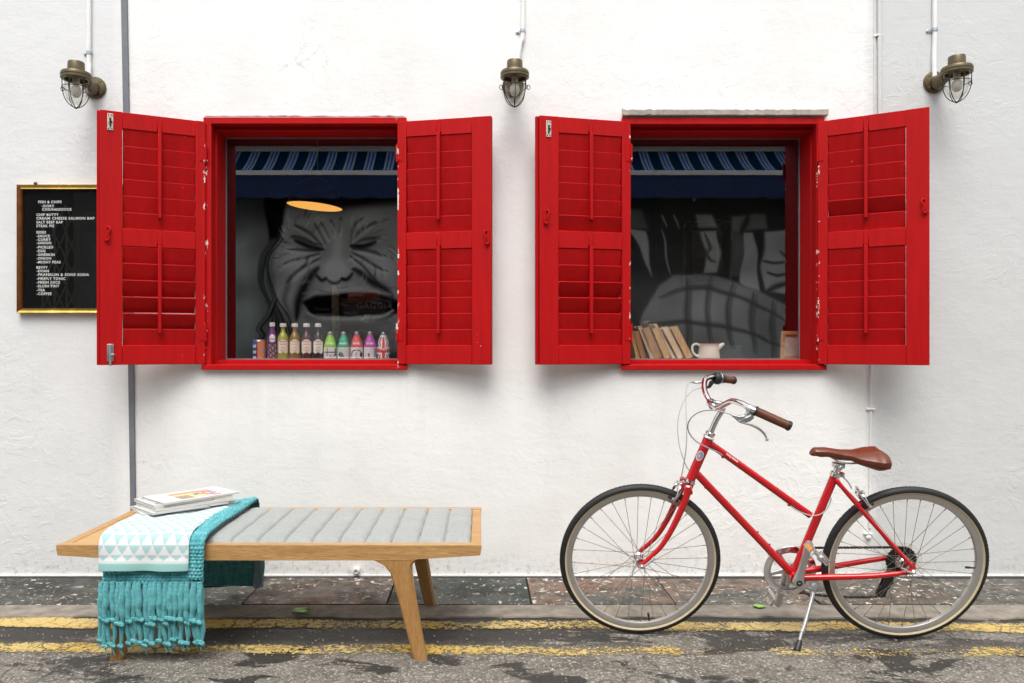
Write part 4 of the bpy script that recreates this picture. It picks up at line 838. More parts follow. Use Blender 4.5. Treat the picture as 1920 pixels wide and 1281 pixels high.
for (u, c, lb) in ((622, (.35,.30,.22), 'small tan menu box on a shelf deep in the bottles window'), (652, (.45,.05,.03), 'red and yellow carton on the espresso machine')):
    b = MB(); z0 = pz(560, 1.6)+.0005; x0_ = px(u, 1.6)
    if u > 640: b.box(x0_, x0_+.22, 1.6, 1.7, z0, z0+.05)
    else: b.box(x0_, x0_+.05, 1.6, 1.66, .9905, z0+.1)
    tag(b.build('carton', simple('carton_print', c, .6, 0, .5, 30), None), lb, 'carton')
# gold picture frame on the back wall
Yw = 2.2; P_ = thing('picture_frame', W(1328, 535, Yw), 'gold-edged picture frame hanging inside, seen through the books window', 'picture frame')
b = MB(); fx0, fx1, fz0, fz1 = px(1280, Yw), px(1374, Yw), pz(535, Yw), pz(411, Yw)
ring(b, (fx0, fx1, fz0, fz1), (fx0+.03, fx1-.03, fz0+.03, fz1-.03), Yw, Yw+.03); b.build('frame', M['gold'], P_, bevel=.003)
b = MB(); b.box(fx0+.028, fx1-.028, Yw+.012, Yw+.02, fz0+.028, fz1-.028); b.build('mount', simple('dark_mount', (.04,.035,.03), .6), P_, smooth=0)
b = MB(); b.box(fx0+.08, fx1-.08, Yw+.008, Yw+.0118, fz0+.09, fz1-.09); b.build('print', simple('beige_print', (.42,.36,.24), .6, 0, .25, 9), P_, smooth=0)
b = MB(); b.box(fx0-.2, fx1+.2, Yw+.031, Yw+.10, 0, 2.7); b.build('partition', M['room'], B_, smooth=0)
# ------------------------------------------------------------ daybed bench
H = .428; bx0_, bx1_ = px(105, -1.06), px(903, -1.06); by0, by1 = -1.06, -.385
BN = thing('bench', ((bx0_+bx1_)/2, (by0+by1)/2, 0), 'low oak daybed bench with a channelled grey pad, standing by the wall', 'bench')
def rail_prof(x):
    """underside height of the long rails: thick in the middle, sweeping up at the ends"""
    d = min(x-bx0_, bx1_-x); return H-.012-.026*min(1, max(0, d)/.005) - .019*min(1, max(0, d-.0)/.30)
def longrail(y0, y1):
    b = MB(); N = 80; X = [bx0_+(bx1_-bx0_)*(.5-.5*math.cos(PI*i/N)) for i in range(N+1)]; rows = []
    for x in X: zb = rail_prof(x); rows.append([(x, y0, zb), (x, y0, H), (x, y1, H), (x, y1, zb)])
    b.add([p for r in rows for p in r], [(i*4+k, i*4+(k+1) % 4, (i+1)*4+(k+1) % 4, (i+1)*4+k) for i in range(N) for k in range(4)]+[(3,2,1,0), (N*4, N*4+1, N*4+2, N*4+3)])
    return b
for y0, y1 in ((by0, by0+.038), (by1-.038, by1)): longrail(y0, y1).build('rail', M['oak'], BN, bevel=.004, fixn=True)
for a in (bx0_+.001, bx1_-.040):
    b = MB(); b.box(a, a+.039, by0+.0385, by1-.0385, H-.030, H-.001); b.build('end_rail', M['oakleg'] if False else M['oak'], BN, bevel=.003)
b = MB(); cs = -1.13; b.box(bx0_+.0405, cs-.002, by0+.039, by1-.039, H-.024, H-.003); b.build('tray_panel', M['oakpale'], BN, bevel=.002)
b = MB(); b.box(cs, bx1_-.041, by0+.039, by1-.039, H-.030, H-.012); b.build('slat_base', M['oakpale'], BN, smooth=0)
# legs: flared root, tapering, splayed toward the ends and a little outward
def leg(side, front):
    tx = -.305 if side > 0 else bx0_+bx1_+.305; y_t = by0+.020 if front else by1-.020; y_b = -1.045 if front else -.462
    bxm = -.222 if side > 0 else -1.352
    rows = []; zt = H-.050
    hw = [(zt, .115, .085), (zt-.012, .085, .060), (zt-.028, .056, .046), (zt-.055, .041, .040), (zt-.10, .037, .036), (.20, .032, .032), (.10, .028, .028), (.0, .024, .025)]
    for z, wi, wo in hw:
        t = 1-z/zt; cx = tx+(bxm-tx)*t; cy = y_t+(y_b-y_t)*t; th = .019-.004*t
        a, c = (cx-wi, cx+wo) if side > 0 else (cx-wo, cx+wi); ch = .006
        rows.append([(a+ch, cy-th, z), (c-ch*1.5, cy-th, z), (c, cy-th+.010, z), (c, cy+th, z), (a, cy+th, z), (a, cy-th+ch, z)])
    b = MB(); n = 6; b.add([p for r in rows for p in r], [(i*n+k, i*n+(k+1) % n, (i+1)*n+(k+1) % n, (i+1)*n+k) for i in range(len(rows)-1) for k in range(n)]+[tuple(range(n)), tuple((len(rows)-1)*n+k for k in range(n))[::-1]])
    b.build('leg', M['oakleg'], BN, smooth=30, fixn=True)
for sd in (1, -1):
    for fr in (True, False): leg(sd, fr)
    cx = -.300 if sd > 0 else bx0_+bx1_+.300
    b = MB(); b.box(cx-.02, cx+.02, by0+.04, by1-.04, H-.080, H-.0305); b.build('cross_rail', M['oak'], BN, bevel=.003)
# pad sewn into channels
cx1 = bx1_-.042; pitch_ = (-.110)
k = 0; xr = cx1; yf, yb = by0+.041, by1-.041; rr_ = random.Random(3)
while xr > cs+.04:
    wch = .1005+rr_.uniform(-.003, .003); xl = max(cs, xr-wch); N1, N2 = 18, 36; w_ = xr-xl; ph = rr_.uniform(0, 6)
    def pf(i, j, xl=xl, w_=w_, ph=ph):
        s, t = i/N1, j/N2; e = (1-abs(2*s-1)**2.6); f_ = (1-abs(2*t-1)**16)
        z = H-.006+.022*(e**.36)*(f_**.6)+.0012*math.sin(t*23+ph)*e+.0008*math.sin(t*61+ph*2+s*5)*e
        yy = yf+(yb-yf)*t; yy += (.004*(1-e) if t < .5 else -.004*(1-e))*(1-f_*.0)
        return (xl+w_*s+.0012*math.sin(t*19+ph), yy, z)
    b = MB(); b.grid(pf, N1, N2); bt = [pf(i, 0) for i in range(N1+1)]; b.add(bt+[(p[0], p[1], H-.012) for p in bt], [(i+1, i, N1+1+i, N1+2+i) for i in range(N1)])
    b.build('pad_channel', M['pad'], BN, smooth=80); xr = xl

# ------------------------------------------------------------ knitted throw over the bench
TX0, TX1 = -1.392, -1.022
def path(ptsyz, off=0): return ptsyz
TH = thing('throw', ((TX0+TX1)/2, -.72, H), 'teal chunky knitted throw with knotted fringe draped across the left end of the bench', 'throw')
core = [(by1+.035, .055), (by1+.034, .20), (by1+.030, .36), (by1+.020, H+.012), (by1-.02, H+.030), (by1-.15, H+.032), (-.72, H+.033), (by0+.10, H+.032), (by0+.012, H+.028), (by0-.018, H+.008), (by0-.024, H-.04), (by0-.028, .36), (by0-.028, .295)]
cp = spline([(y, z, 0) for y, z in core], 30); cl = [0]
for i in range(1, len(cp)): cl.append(cl[-1]+(cp[i]-cp[i-1]).length)
LT = cl[-1]
def at_len(s):
    s = max(0, min(LT, s)); y = float(np.interp(s, cl, [p[0] for p in cp])); z = float(np.interp(s, cl, [p[1] for p in cp]))
    s2 = min(LT, s+.004); s1 = max(0, s-.004); ty = np.interp(s2, cl, [p[0] for p in cp])-np.interp(s1, cl, [p[0] for p in cp]); tz = np.interp(s2, cl, [p[1] for p in cp])-np.interp(s1, cl, [p[1] for p in cp])
    l = math.hypot(ty, tz)+1e-9; return y, z, (tz/l, -ty/l)      # outward normal (y,z): path runs back->front, outward is up
def knit(x0, x1, off, s0, s1, pit, amp, name, mat, wob=0.006):
    nx = int((x1-x0)/pit*6); ns = int((s1-s0)/pit*5.2); r = random.Random(int(off*1e4))
    def f(i, j):
        s = s0+(s1-s0)*j/ns; t = i/nx; y, z, (ny_, nz_) = at_len(s)
        x = x0+(x1-x0)*t+wob*math.sin(s*5+1)*(.4+t)+.004*math.sin(s*13)
        row = s/(pit*.86); col = (x0+(x1-x0)*t-x0)/pit+(.5 if int(row) % 2 else 0)
        fr, fc = row-int(row)-.5, col-math.floor(col)-.5
        h = max(0, 1-(fr*2.0)**2*.9-(fc*2.0)**2*.9)**.6; e = min(1, min(t, 1-t)*(x1-x0)/.008)
        d = off+amp*h+.004*math.sin(s*9+t*4)-(1-e)*.010
        return (x, y+ny_*d, z+nz_*d)
    b = MB(); b.grid(f, nx, ns); return b.build(name, mat, TH, smooth=180)
knit(TX0, TX1, .002, .0, LT, .0145, .006, 'knit_panel', M['teal'])
# folded second layer, showing as the thick border on the right and the under-layer below the towel
knit(TX1-.062, TX1+.004, .013, .26, LT-.02, .0145, .007, 'folded_border', M['teal'], .0045)
# plain lining flap hanging at the back
b = MB(); b.grid(lambda i, j: (TX0+.06+(TX1-.065-TX0-.02)*i/20, by1+.050+.006*math.sin(i*.5), .30-(.30-.035-.03*(i/20))*j/12), 20, 12); b.build('lining', M['tealdark'], TH)
b = MB(); b.grid(lambda i, j: (TX1-.03+.05*i/8+.004*math.sin(j), by1+.045-.03*math.sin(PI*i/8), .34-(.29)*j/12), 8, 12); b.build('fold', m_fabric('pale_pattern_back', (.30,.32,.36), (.05,.24,.28), 30), TH)
# fringe: twisted cords gathered in knots at two levels
fy = by0-.030; fr_ = random.Random(11); nT = 19
tw_mat = NT('teal_cord'); _p = tw_mat.pos(); _x = tw_mat.n('ShaderNodeTexWave'); _x.bands_direction = 'Z'; _x.inputs['Scale'].default_value = 70; _x.inputs['Distortion'].default_value = 3; _x.inputs['Detail'].default_value = 2; tw_mat.l(_p, _x.inputs['Vector'])
tw_mat.fin(tw_mat.mix(_x.outputs[1], (.030, .25, .29), (.19, .58, .60)), .95, 0, tw_mat.bump(_x.outputs[1], .7, .003), Sheen_Weight=.2); M['cord'] = tw_mat.m  # groove shade and crest highlights of the twist painted into the cord colour
def cord(x, y, z0, z1, r, dx=0, knot=True, ends=True):
    n = 9; ph = fr_.uniform(0, 6); pts = [(x+dx*t/n+.0035*math.sin(t*1.3+ph)*(t/n+.2), y-.004*math.sin(PI*t/n)+.002*math.sin(t*1.9+ph), z0+(z1-z0)*t/n) for t in range(n+1)]
    R_ = [r*(.8+.35*math.sin(PI*min(1, (t+.5)/n))+.12*math.sin(t*2.3+ph)) for t in range(n+1)]; R_[-1] = r*.55
    b = MB(); b.tube(pts, R_, 9)
    if knot:
        e = Vector(pts[-1]); b.ball(e, r*1.10, 9, 7, (1.15, 1.1, .85)); b.ball(e+Vector((r*.6, -r*.5, -r*.2)), r*.75, 8, 6); b.ball(e+Vector((-r*.55, -r*.6, r*.2)), r*.68, 8, 6)
        for q in range(3 if ends else 0):
            a = fr_.uniform(-.010, .010); l = fr_.uniform(.012, .040); b.tube([e, e+Vector((a*.6, -.002, -l*.5)), e+Vector((a+.004, 0, -l))], [.0016, .0008], 5)
    b.build('tassel', M['cord'], TH, smooth=60)
for k in range(nT):
    x = TX0+.010+(TX1-TX0-.016)*k/(nT-1)+fr_.uniform(-.003, .003)
    cord(x, fy-.014+fr_.uniform(-.004, .004), .305, .163+fr_.uniform(-.012, .012), .0106+fr_.uniform(-.001, .0015), fr_.uniform(-.006, .006), True, False)
for k in range(nT+3):
    x = TX0+.002+(TX1-TX0-.002)*k/(nT+2)+fr_.uniform(-.004, .004)
    cord(x, fy+.002+fr_.uniform(-.003, .003), .29, .078+fr_.uniform(-.018, .012)+.012*(k/(nT+2)), .0092+fr_.uniform(-.001, .001), fr_.uniform(-.008, .008))
for k in range(10):
    x = TX0+fr_.uniform(0, 1)*(TX1-TX0); b = MB(); z = fr_.uniform(.10, .2); b.tube(spline([(x, fy-.022, .29), (x+fr_.uniform(-.01,.01), fy-.026, z+.08), (x+fr_.uniform(-.02,.02), fy-.022, z)]), .0009, 4); b.build('loose_thread', M['cord'], TH)
# tea towel printed with triangles
twx0, twx1 = -1.396, -1.070
core_len0 = .0
TWL = thing('tea_towel', ((twx0+twx1)/2, -.85, H+.03), 'white tea towel printed with pale teal triangles, folded over the throw', 'towel')
sF = LT-.052*1.0; sB = sF-.66; nxx, nss = 150, 300
def tcol(x, s):
    d = sF-s
    if d < .024: return (.25, .48, .46)
    if d < .030: return (.52, .60, .58)
    q = (d-.030)/.0272; row = math.floor(q); f = q-row; c = x/.0445+(.5 if row % 2 else 0); fc = c-math.floor(c)
    inn = abs(fc-.5) < .5*(f)*.97 and .04 < f
    return (.33, .50, .51) if inn else (.64, .64, .64)
cols = []; b = MB()
for j in range(nss+1):
    s = sB+(sF-sB)*j/nss; y, z, (n1, n2) = at_len(s)
    for i in range(nxx+1):
        t = i/nxx; x = twx0+(twx1-twx0)*t+.007*math.sin(s*5+1)*.9+.003*math.sin(s*11+t); back = max(0, (.35-j/nss))
        hang = max(0, s-(LT-.16)); d = .0215+.0026*math.sin(t*7+s*8)+.010*hang*10*math.sin(t*5.2+.5)**2+.0018*math.sin(t*19+s*6)+.0012*math.sin(s*47+t*9)
        if t > .985 or t < .015: d -= .004
        b.v.append((x+back*.0, y+n1*d, z+n2*d)); cols.append((*tcol((x-twx0), s), 1))
b.f = [(j*(nxx+1)+i, j*(nxx+1)+i+1, (j+1)*(nxx+1)+i+1, (j+1)*(nxx+1)+i) for j in range(nss) for i in range(nxx)]; b.m = [0]*len(b.f)
tm = NT('printed_cotton'); a_ = tm.n('ShaderNodeAttribute', attribute_name='paint'); tm.fin(a_.outputs['Color'], .95, 0, tm.bump(tm.noise(500, 2, .6, tm.pos()), .4, .001), Sheen_Weight=.2)
to = b.build('cloth', tm.m, TWL, smooth=180, col=cols)
sf = to.modifiers.new('thickness', 'SOLIDIFY'); sf.thickness = .003; sf.offset = -1
ht_ = H+.033+.026
# magazines
def magazine(x, y, z, yaw, L_, Wd, th, label, cover, seed, spine=None, cap=None):
    T_ = thing('magazine', (x, y, z), label, 'magazine', 'magazines stacked on the bench'); e1 = Vector((math.cos(yaw), math.sin(yaw), 0)); e2 = Vector((-math.sin(yaw), math.cos(yaw), 0)); o = Vector((x, y, z)); r = random.Random(seed)
    b = MB(); b.obox(o+e1*.0015+e2*.0015+Vector((0,0,.0008)), e1*(L_-.003), e2*(Wd-.003), Vector((0,0,th-.0016))); b.build('pages', M['pagestack'], T_, smooth=0)
    b = MB(); b.obox(o, e1*L_, e2*Wd, Vector((0,0,.0008))); b.obox(o-e1*.0+Vector((0,0,.0008)), e1*L_, e2*.0012, Vector((0,0,th-.0016))); b.build('back_cover', M['paper'], T_, smooth=0)
    nx, ny = 110, 76; cols = [(*cover(i/nx, j/ny), 1) for j in range(ny+1) for i in range(nx+1)]
    b = MB(); b.grid(lambda i, j: o+e1*(L_*i/nx)+e2*(Wd*j/ny)+Vector((0,0,th+.0012*math.sin(PI*i/nx)*math.sin(PI*j/ny))), nx, ny); b.build('front_cover', M['gloss'], T_, smooth=60, col=cols)
    if cap:
        V_, F2 = text_shape(cap, th*.75, .0002); b = MB(); b.add([o+e1*(L_*.72+xx)-e2*.0004+Vector((0,0,yy+th*.2)) for xx, yy in V_], F2); b.build('lettering', M['matt'], T_, smooth=0)
    return T_
M['gloss'] = m_vcol('glossy_print', .25, .5); ps = NT('page_stack'); M['pagestack'] = ps.fin(ps.mix(ps.ramp(ps.noise(30, 2, .5, ps.pos((.3, .3, 30))), [(.3, 0), (.7, 1)]), (.33, .33, .33), (.60, .59, .57)), .8)
def cov_top(s, t):
    if t > .88 or s < .05 or s > .97 or t < .06: return (.62, .62, .61)
    if s < .25: return (.62, .62, .61) if math.sin(s*60)*math.sin(t*50) < .93 else (.45, .40, .36)
    if .26 < s < .80 and .10 < t < .78:
        if .50 < s < .58 and .35 < t < .52: return (.06, .14, .16)
        if s < .44 and t < .45: return (.10, .09, .07) if math.sin(s*170)+math.sin(t*90) > 0 else (.50, .38, .20)
        if t > .60 or (s > .58 and t > .3 and s < .62): return (.70, .26, .10)
        if s > .62: return (.62, .12, .07) if math.sin(s*40+t*22) > .1 else ((.10, .22, .48) if math.sin(t*31-s*20) > 0 else (.62, .58, .54))
        return (.78, .52, .28)
    if s >= .78 and .2 < t < .8: return (.12, .26, .50) if math.sin(s*60+t*40) > .5 else (.74, .70, .68)
    return (.62, .62, .61)
def cov_b(s, t): return (.80, .55, .36) if (.1 < s < .9 and t > .5) else ((.74, .66, .58) if math.sin(s*9+t*5) > 0 else (.62, .62, .61))
def cov_c(s, t): return (.62, .62, .61) if math.sin(s*13)*math.sin(t*9) < .6 else (.35, .42, .50)
z = ht_
magazine(-1.350, -.840, z, math.radians(37), .27, .205, .006, 'lowest magazine of the stack, shifted to the left', cov_c, 1); z += .0075
magazine(-1.300, -.858, z, math.radians(46), .325, .205, .008, 'white magazine second from the bottom of the stack', cov_c, 2, cap='21'); z += .0095
magazine(-1.298, -.835, z, math.radians(44), .330, .215, .009, 'magazine in the middle of the stack with an orange cover edge', cov_b, 3); z += .0105
magazine(-1.306, -.825, z, math.radians(45), .335, .215, .010, 'white magazine just below the top one', cov_c, 4, cap='21'); z += .0115
magazine(-1.275, -.812, z, math.radians(47), .335, .205, .007, 'top magazine with orange interior picture and blue print on a white cover', cov_top, 5)

# ------------------------------------------------------------ fallen leaves
def fallen(u, v, sz, rot, label):
    c = Gd(u, v); b = MB(); n = 14
    def f(i, j):
        t = i/n; w_ = math.sin(PI*min(1, t*1.03)**.8)*.42*(1 if t < 1 else 0); s = (j/6-.5)*2; x = (t-.5)*sz; y = s*w_*sz*.9
        cu = .004*math.sin(t*PI)+.005*abs(s)*(1+.4*math.sin(t*9)); xr_, yr_ = x*math.cos(rot)-y*math.sin(rot), x*math.sin(rot)+y*math.cos(rot)
        return (c.x+xr_, c.y+yr_, .012+cu*sz/.06)
    b.grid(f, n, 6); o = b.build('leaf', M['leaf'], None, smooth=60); tag(o, label, 'leaf', 'fallen leaves')
    s_ = o.modifiers.new('thickness', 'SOLIDIFY'); s_.thickness = .0006
fallen(566, 1153, .085, .5, 'green fallen leaf on the kerb behind the bench leg')
fallen(1424, 1144, .055, -.4, 'small green fallen leaf on the kerb below the pedal')
# bits of litter and loose grit on the road
gb = MB(); r = random.Random(9)
for k in range(1500):
    x, y = r.uniform(-2.6, 3.2), r.uniform(-1.35, -.62); s = r.uniform(.0012, .004); gb.cbox((x, y, s*.5), (s*.9, s*.3*r.uniform(-1,1), 0), (-s*.3, s*.8, 0), (0, 0, s*.5))
tag(gb.build('grit', simple('road_grit', (.25, .225, .19), .9, 0, .7, 120), None, smooth=0), 'loose grit scattered over the asphalt along the kerb', 'grit', kind='stuff')
# ------------------------------------------------------------ bicycle, leaning toward the viewer on its stand
BO = Vector((.640, -.785, .001)); BR = Vector((1.668, -.838, .001)); bxa = (BR-BO).normalized(); wbase = (BR-BO).length
nh = Vector((bxa.y, -bxa.x, 0)); nh = -nh if nh.y > 0 else nh; LEAN = math.radians(10.5)
bup = Vector((0,0,math.cos(LEAN)))+nh*math.sin(LEAN); bn = nh*math.cos(LEAN)-Vector((0,0,math.sin(LEAN)))
def BL(x, h, n=0): return BO+bxa*x+bup*h+bn*n
CAMP = Vector((0,-CY,CH))
def Bp(u, v, n=0):
    """the point of the bicycle, n metres to its left side, that the photograph shows at (u, v)"""
    d = Vector(((u-VU)/FPX, 1, -(v-VV)/FPX)); t = (n-(CAMP-BO).dot(bn))/d.dot(bn); return CAMP+d*t
BK = thing('bicycle', tuple(BO), 'red step-through bicycle with brown leather saddle and grips, parked on its stand by the wall', 'bicycle')
WR = .318
def wheel(cx, front, valve_a):
    c = BL(cx, WR, 0)
    def pol(r, a, n=0): return c+bxa*(r*math.cos(a))+bup*(r*math.sin(a))+bn*n
    rm_ = MB(); rm_.lathe(c, bn, [(.297,.0105),(.291,.0125),(.280,.0115),(.270,.0085),(.2675,.004),(.2675,-.004),(.270,-.0085),(.280,-.0115),(.291,-.0125),(.297,-.0105)], 96, ref=bxa, closeprof=True)
    w_ = rm_.build('wheel', M['rimalu'], BK, smooth=40)
    rt, rc = .0165, WR-.0165; N = 20
    tp = [(rc+rt*math.cos(a), rt*1.02*math.sin(a)) for a in [2*PI*k/N for k in range(N)]]
    # tread: outer arc; cream sidewall: inner side arcs
    a_t = math.radians(104); arc = lambda a0, a1, n_: [(rc+rt*math.cos(a0+(a1-a0)*k/n_), rt*1.02*math.sin(a0+(a1-a0)*k/n_)) for k in range(n_+1)]
    t_ = MB(); t_.lathe(c, bn, arc(-a_t, a_t, 12)[::-1], 96, ref=bxa); 
    for k in range(120):                                     # slanting tread sipes
        a = 2*PI*k/120
        for sgn in (1, -1):
            q = [pol(rc+rt*math.cos(g)*.992, a+.030*gi, sgn*rt*1.03*math.sin(g)*1.0) for gi, g in enumerate((.45, .8, 1.15))]
            t_.tube(q, [.0010, .0012, .0010], 4)
    t_.build('tyre', M['tyre'], w_, smooth=50)
    s_ = MB()
    s_.lathe(c, bn, [(p[0], p[1]) for p in arc(a_t, math.radians(150), 5)][::-1], 96, ref=bxa); s_.lathe(c, bn, [(p[0], p[1]) for p in arc(-math.radians(150), -a_t, 5)][::-1], 96, ref=bxa)
    s_.build('sidewall', M['skin'], w_, smooth=60)
    # hub
    hb = MB()
    if front: hb.lathe(c, bn, [(0,-.045),(.008,-.045),(.008,-.034),(.019,-.033),(.019,-.028),(.013,-.022),(.0125,.022),(.019,.028),(.019,.033),(.008,.034),(.008,.045),(0,.045)], 28, ref=bxa)
    else: hb.lathe(c, bn, [(0,-.058),(.008,-.058),(.008,-.022),(.027,-.021),(.027,-.017),(.015,-.012),(.015,.026),(.024,.031),(.024,.035),(.009,.036),(.009,.058),(0,.058)], 28, ref=bxa)
    hb.build('hub', M['chrome'], w_)
    fl = ((.018, .0305), (.018, -.0305)) if front else ((.023, .033), (.025, -.019))
    for k in range(32):
        rf, nf = fl[k % 2]; j = k//2; ah = 2*PI*(j+.5*(k % 2)*1)/16; ar = 2*PI*k/32+.05
        off = (1 if j % 2 else -1)*math.radians(62); a0 = ar-off; g = pol(rf, a0, nf); e_ = pol(.268, ar, .002 if nf > 0 else -.002)
        sp_ = MB(); sp_.tube([g, e_], .00105, 6); sp_.tube([pol(.256, ar, .0015*(1 if nf > 0 else -1)), e_], .0018, 6); sp_.build('spoke', M['spoke'], w_)
    a = valve_a; vv_ = MB(); vv_.tube([pol(.268, a), pol(.236, a)], [.0034, .0034], 8); vv_.tube([pol(.250, a), pol(.234, a)], .0045, 8); vv_.build('valve', M['black'], w_)
    return c, pol, w_
M['spoke'] = simple('spoke_steel', (.30, .28, .25), .35, .8, .05)
fc, fpol, fw = wheel(0, True, math.radians(-80)); rc_, rpol, rw_ = wheel(wbase, False, math.radians(-3))

# frame tubes
def tb(name, pts, r, mat='frame', parent=BK, seg=16, n=6, smooth=40, **k):
    b = MB(); b.tube(spline(pts, n) if len(pts) > 2 else pts, r, seg, **k); return b.build(name, M[mat], parent, smooth=smooth)
BBp = Bp(1487, 1078); STt = Bp(1566, 890); HTt = Bp(1329, 820); HTb = Bp(1294, 900)
fr = tb('frame', [HTt, HTb], .0185, seg=24)
tb('top_tube', [Bp(1331, 832), Bp(1519, 966)], .0138, parent=fr); tb('down_tube', [Bp(1304, 886), BBp], .0150, parent=fr); tb('seat_tube', [BBp, STt], .0160, parent=fr)
b = MB(); b.lathe(BBp, bn, [(0,-.036),(.021,-.036),(.021,.036),(0,.036)], 24, ref=bxa); b.build('bottom_bracket', M['frame'], fr)
nd = .064; drN = rc_+bn*nd+Vector((0,0,0)); drF = rc_-bn*nd
pos3 = lambda P, n: P+bn*n
tb('seat_stay', [Bp(1570, 901, .018), Bp(1576, 910, .026), Bp(1634, 978, .045), drN+bup*.022-bxa*.006], [.0085,.0085,.0080,.0072], parent=fr)
tb('seat_stay', [pos3(Bp(1570, 901), -.018), pos3(Bp(1578, 912), -.026), pos3(Bp(1628, 965), -.045), drF+bup*.022-bxa*.006], [.0085,.0085,.0080,.0072], parent=fr)
tb('stay_bridge', [Bp(1612, 945, .038), Bp(1612, 945, -.038)], .006, parent=fr)
ca = BBp+bxa*.018; 
tb('chain_stay', [ca+bn*.026, ca.lerp(rc_, .25)+bn*.034-bup*.004, ca.lerp(rc_, .62)+bn*.056-bup*.006, drN-bxa*.018+bup*-.006], [.0125,.0125,.0110,.0090], parent=fr)
tb('chain_stay', [ca-bn*.026, ca.lerp(rc_, .25)-bn*.034-bup*.002, ca.lerp(rc_, .62)-bn*.056-bup*.004, drF-bxa*.018+bup*-.004], [.0125,.0125,.0110,.0090], parent=fr)
for s in (1, -1):
    b = MB(); c = rc_+bn*(nd*s-.003); pl = [(-.032,-.010),(-.030,.002),(-.012,.012),(-.014,.034),(.000,.036),(.010,.014),(.012,-.006),(.002,-.014),(-.014,-.014)]
    b.prism([c+bxa*x+bup*y for x, y in pl], bn*.006); b.build('dropout', M['frame'], fr, fixn=True, bevel=.0008)
    b = MB(); b.lathe(rc_+bn*(nd*s), bn*s, [(0,.002),(.0105,.002),(.0105,.008),(.008,.012),(.005,.016),(0,.016)], 16, ref=bxa); b.build('axle_nut', M['chrome'], rw_)
for (u, v) in ((1358, 855), (1482, 945)): b = MB(); b.ball(Bp(u-3, v+2, .004), .006, 10, 6); b.build('cable_stop', M['frame'], fr)
for (u, v) in ((1421, 998), (1443, 1021)): b = MB(); b.ball(Bp(u, v, .002), .0045, 8, 6); b.build('bottle_boss', M['frame'], fr)
b = MB(); b.ball(Bp(1323, 914, .006), .006, 8, 6); b.build('cable_stop', M['frame'], fr)
# head badge and name
ha = (HTt-HTb).normalized(); fwd_ = (-bxa-ha*(-bxa).dot(ha)).normalized(); bc = HTb.lerp(HTt, .58); cols = []; b = MB()
nb_ = 28
for j in range(nb_+1):
    for i in range(nb_+1):
        s, t = i/nb_-.5, j/nb_-.5; a = math.radians(28)+s*1.5; r = .0192
        b.v.append(bc+ha*(t*.042)+(bn*math.cos(a)+fwd_*math.sin(a))*r); rr2 = math.hypot(s, t)*2
        cols.append((*((.62,.62,.60) if rr2 < .28 and s > -.1 else (.55,.03,.03) if rr2 < .36 else ((.10,.16,.42) if rr2 < .80 and math.sin(math.atan2(t, s)*14) > -.35 else (.62,.62,.62))), 1))
for j in range(nb_):
    for i in range(nb_):
        if math.hypot((i+.5)/nb_-.5, (j+.5)/nb_-.5) < .49: b.f.append((j*(nb_+1)+i, j*(nb_+1)+i+1, (j+1)*(nb_+1)+i+1, (j+1)*(nb_+1)+i)); b.m.append(0)
b.build('head_badge', M['gloss'], fr, col=cols)
p0, p1 = Bp(1361, 848.5), Bp(1384, 865); td = (Bp(1519, 966)-Bp(1331, 832)).normalized(); tu = (bup-td*bup.dot(td)).normalized(); V_, F2 = text_shape('tokyobike', .0125, .0002)
wmx = max(q[0] for q in V_); base = Bp(1331, 832)+td*((p0-Bp(1331, 832)).dot(td)); ln = .056; b = MB(); vs_ = []
for x, y in V_:
    a = math.radians(16)+y/.0138; r = .0143; vs_.append(base+td*(x*ln/wmx)+(bn*math.cos(a)+tu*math.sin(a))*r)
b.add(vs_, F2); b.build('lettering', M['letter'], fr, smooth=0)

# fork
ax = fc; crown = Bp(1290, 912); FK = MB(); FK.lathe(crown, (HTt-HTb), [(0,-.022),(.017,-.022),(.019,-.008),(.019,.012),(.0175,.016),(0,.016)], 20); 
FK.tube([crown-ha*.008+bn*.050, crown-ha*.004+bn*.03, crown-ha*.004-bn*.03, crown-ha*.008-bn*.050], [.011,.013,.013,.011], 14); fk = FK.build('fork', M['frame'], BK)
for s in (1, -1):
    P0 = crown-ha*.006+bn*(.047*s); e_ = ax+bn*(.050*s); L_ = P0-(ax+bn*.05*s); d1 = -ha
    pts = [Bp(u, v, n_)+bn*(n_*s-n_) for u, v, n_ in ((1291,912,.047),(1287,931,.047),(1278,954,.047),(1266,980,.047),(1252,1006,.048),(1235,1030,.049))]+[e_+bxa*.004+bup*.008]
    tb('fork_blade', pts, [.0135,.0135,.0130,.0120,.0108,.0095,.0075], parent=fk)
    b = MB(); b.prism([e_+bn*(-.002)+bxa*x+bup*y for x, y in [(-.008,-.008),(-.009,.006),(.002,.014),(.013,.020),(.018,.012),(.010,-.002),(.006,-.010)]], bn*.005); b.lathe(e_+bn*.0, bn*s, [(0,-.004),(.011,-.004),(.011,.004),(0,.004)], 16, ref=bxa); b.build('dropout', M['frame'], fk, fixn=True)
    b = MB(); b.lathe(e_+bn*(.004*s), bn*s, [(0,0),(.0095,0),(.0095,.008),(.006,.013),(0,.014)], 16, ref=bxa); b.build('axle_nut', M['chrome'], fw)
b = MB(); e_ = ax+bn*.062; b.tube(spline([e_, e_+bxa*.016+bup*.012+bn*.004, e_+bxa*.036+bup*.030+bn*.002, e_+bxa*.046+bup*.042-bn*.002]), [.0055,.006,.0055,.004], 12, sq=.8); b.build('quick_release', M['alu'], fw)
b = MB(); e_ = rc_+bn*.074; b.tube(spline([e_-bxa*.002, e_-bxa*.022+bup*.004+bn*.004, e_-bxa*.048+bup*.018+bn*.002]), [.0045,.0055,.004], 12, sq=.8); b.build('quick_release', M['alu'], rw_)
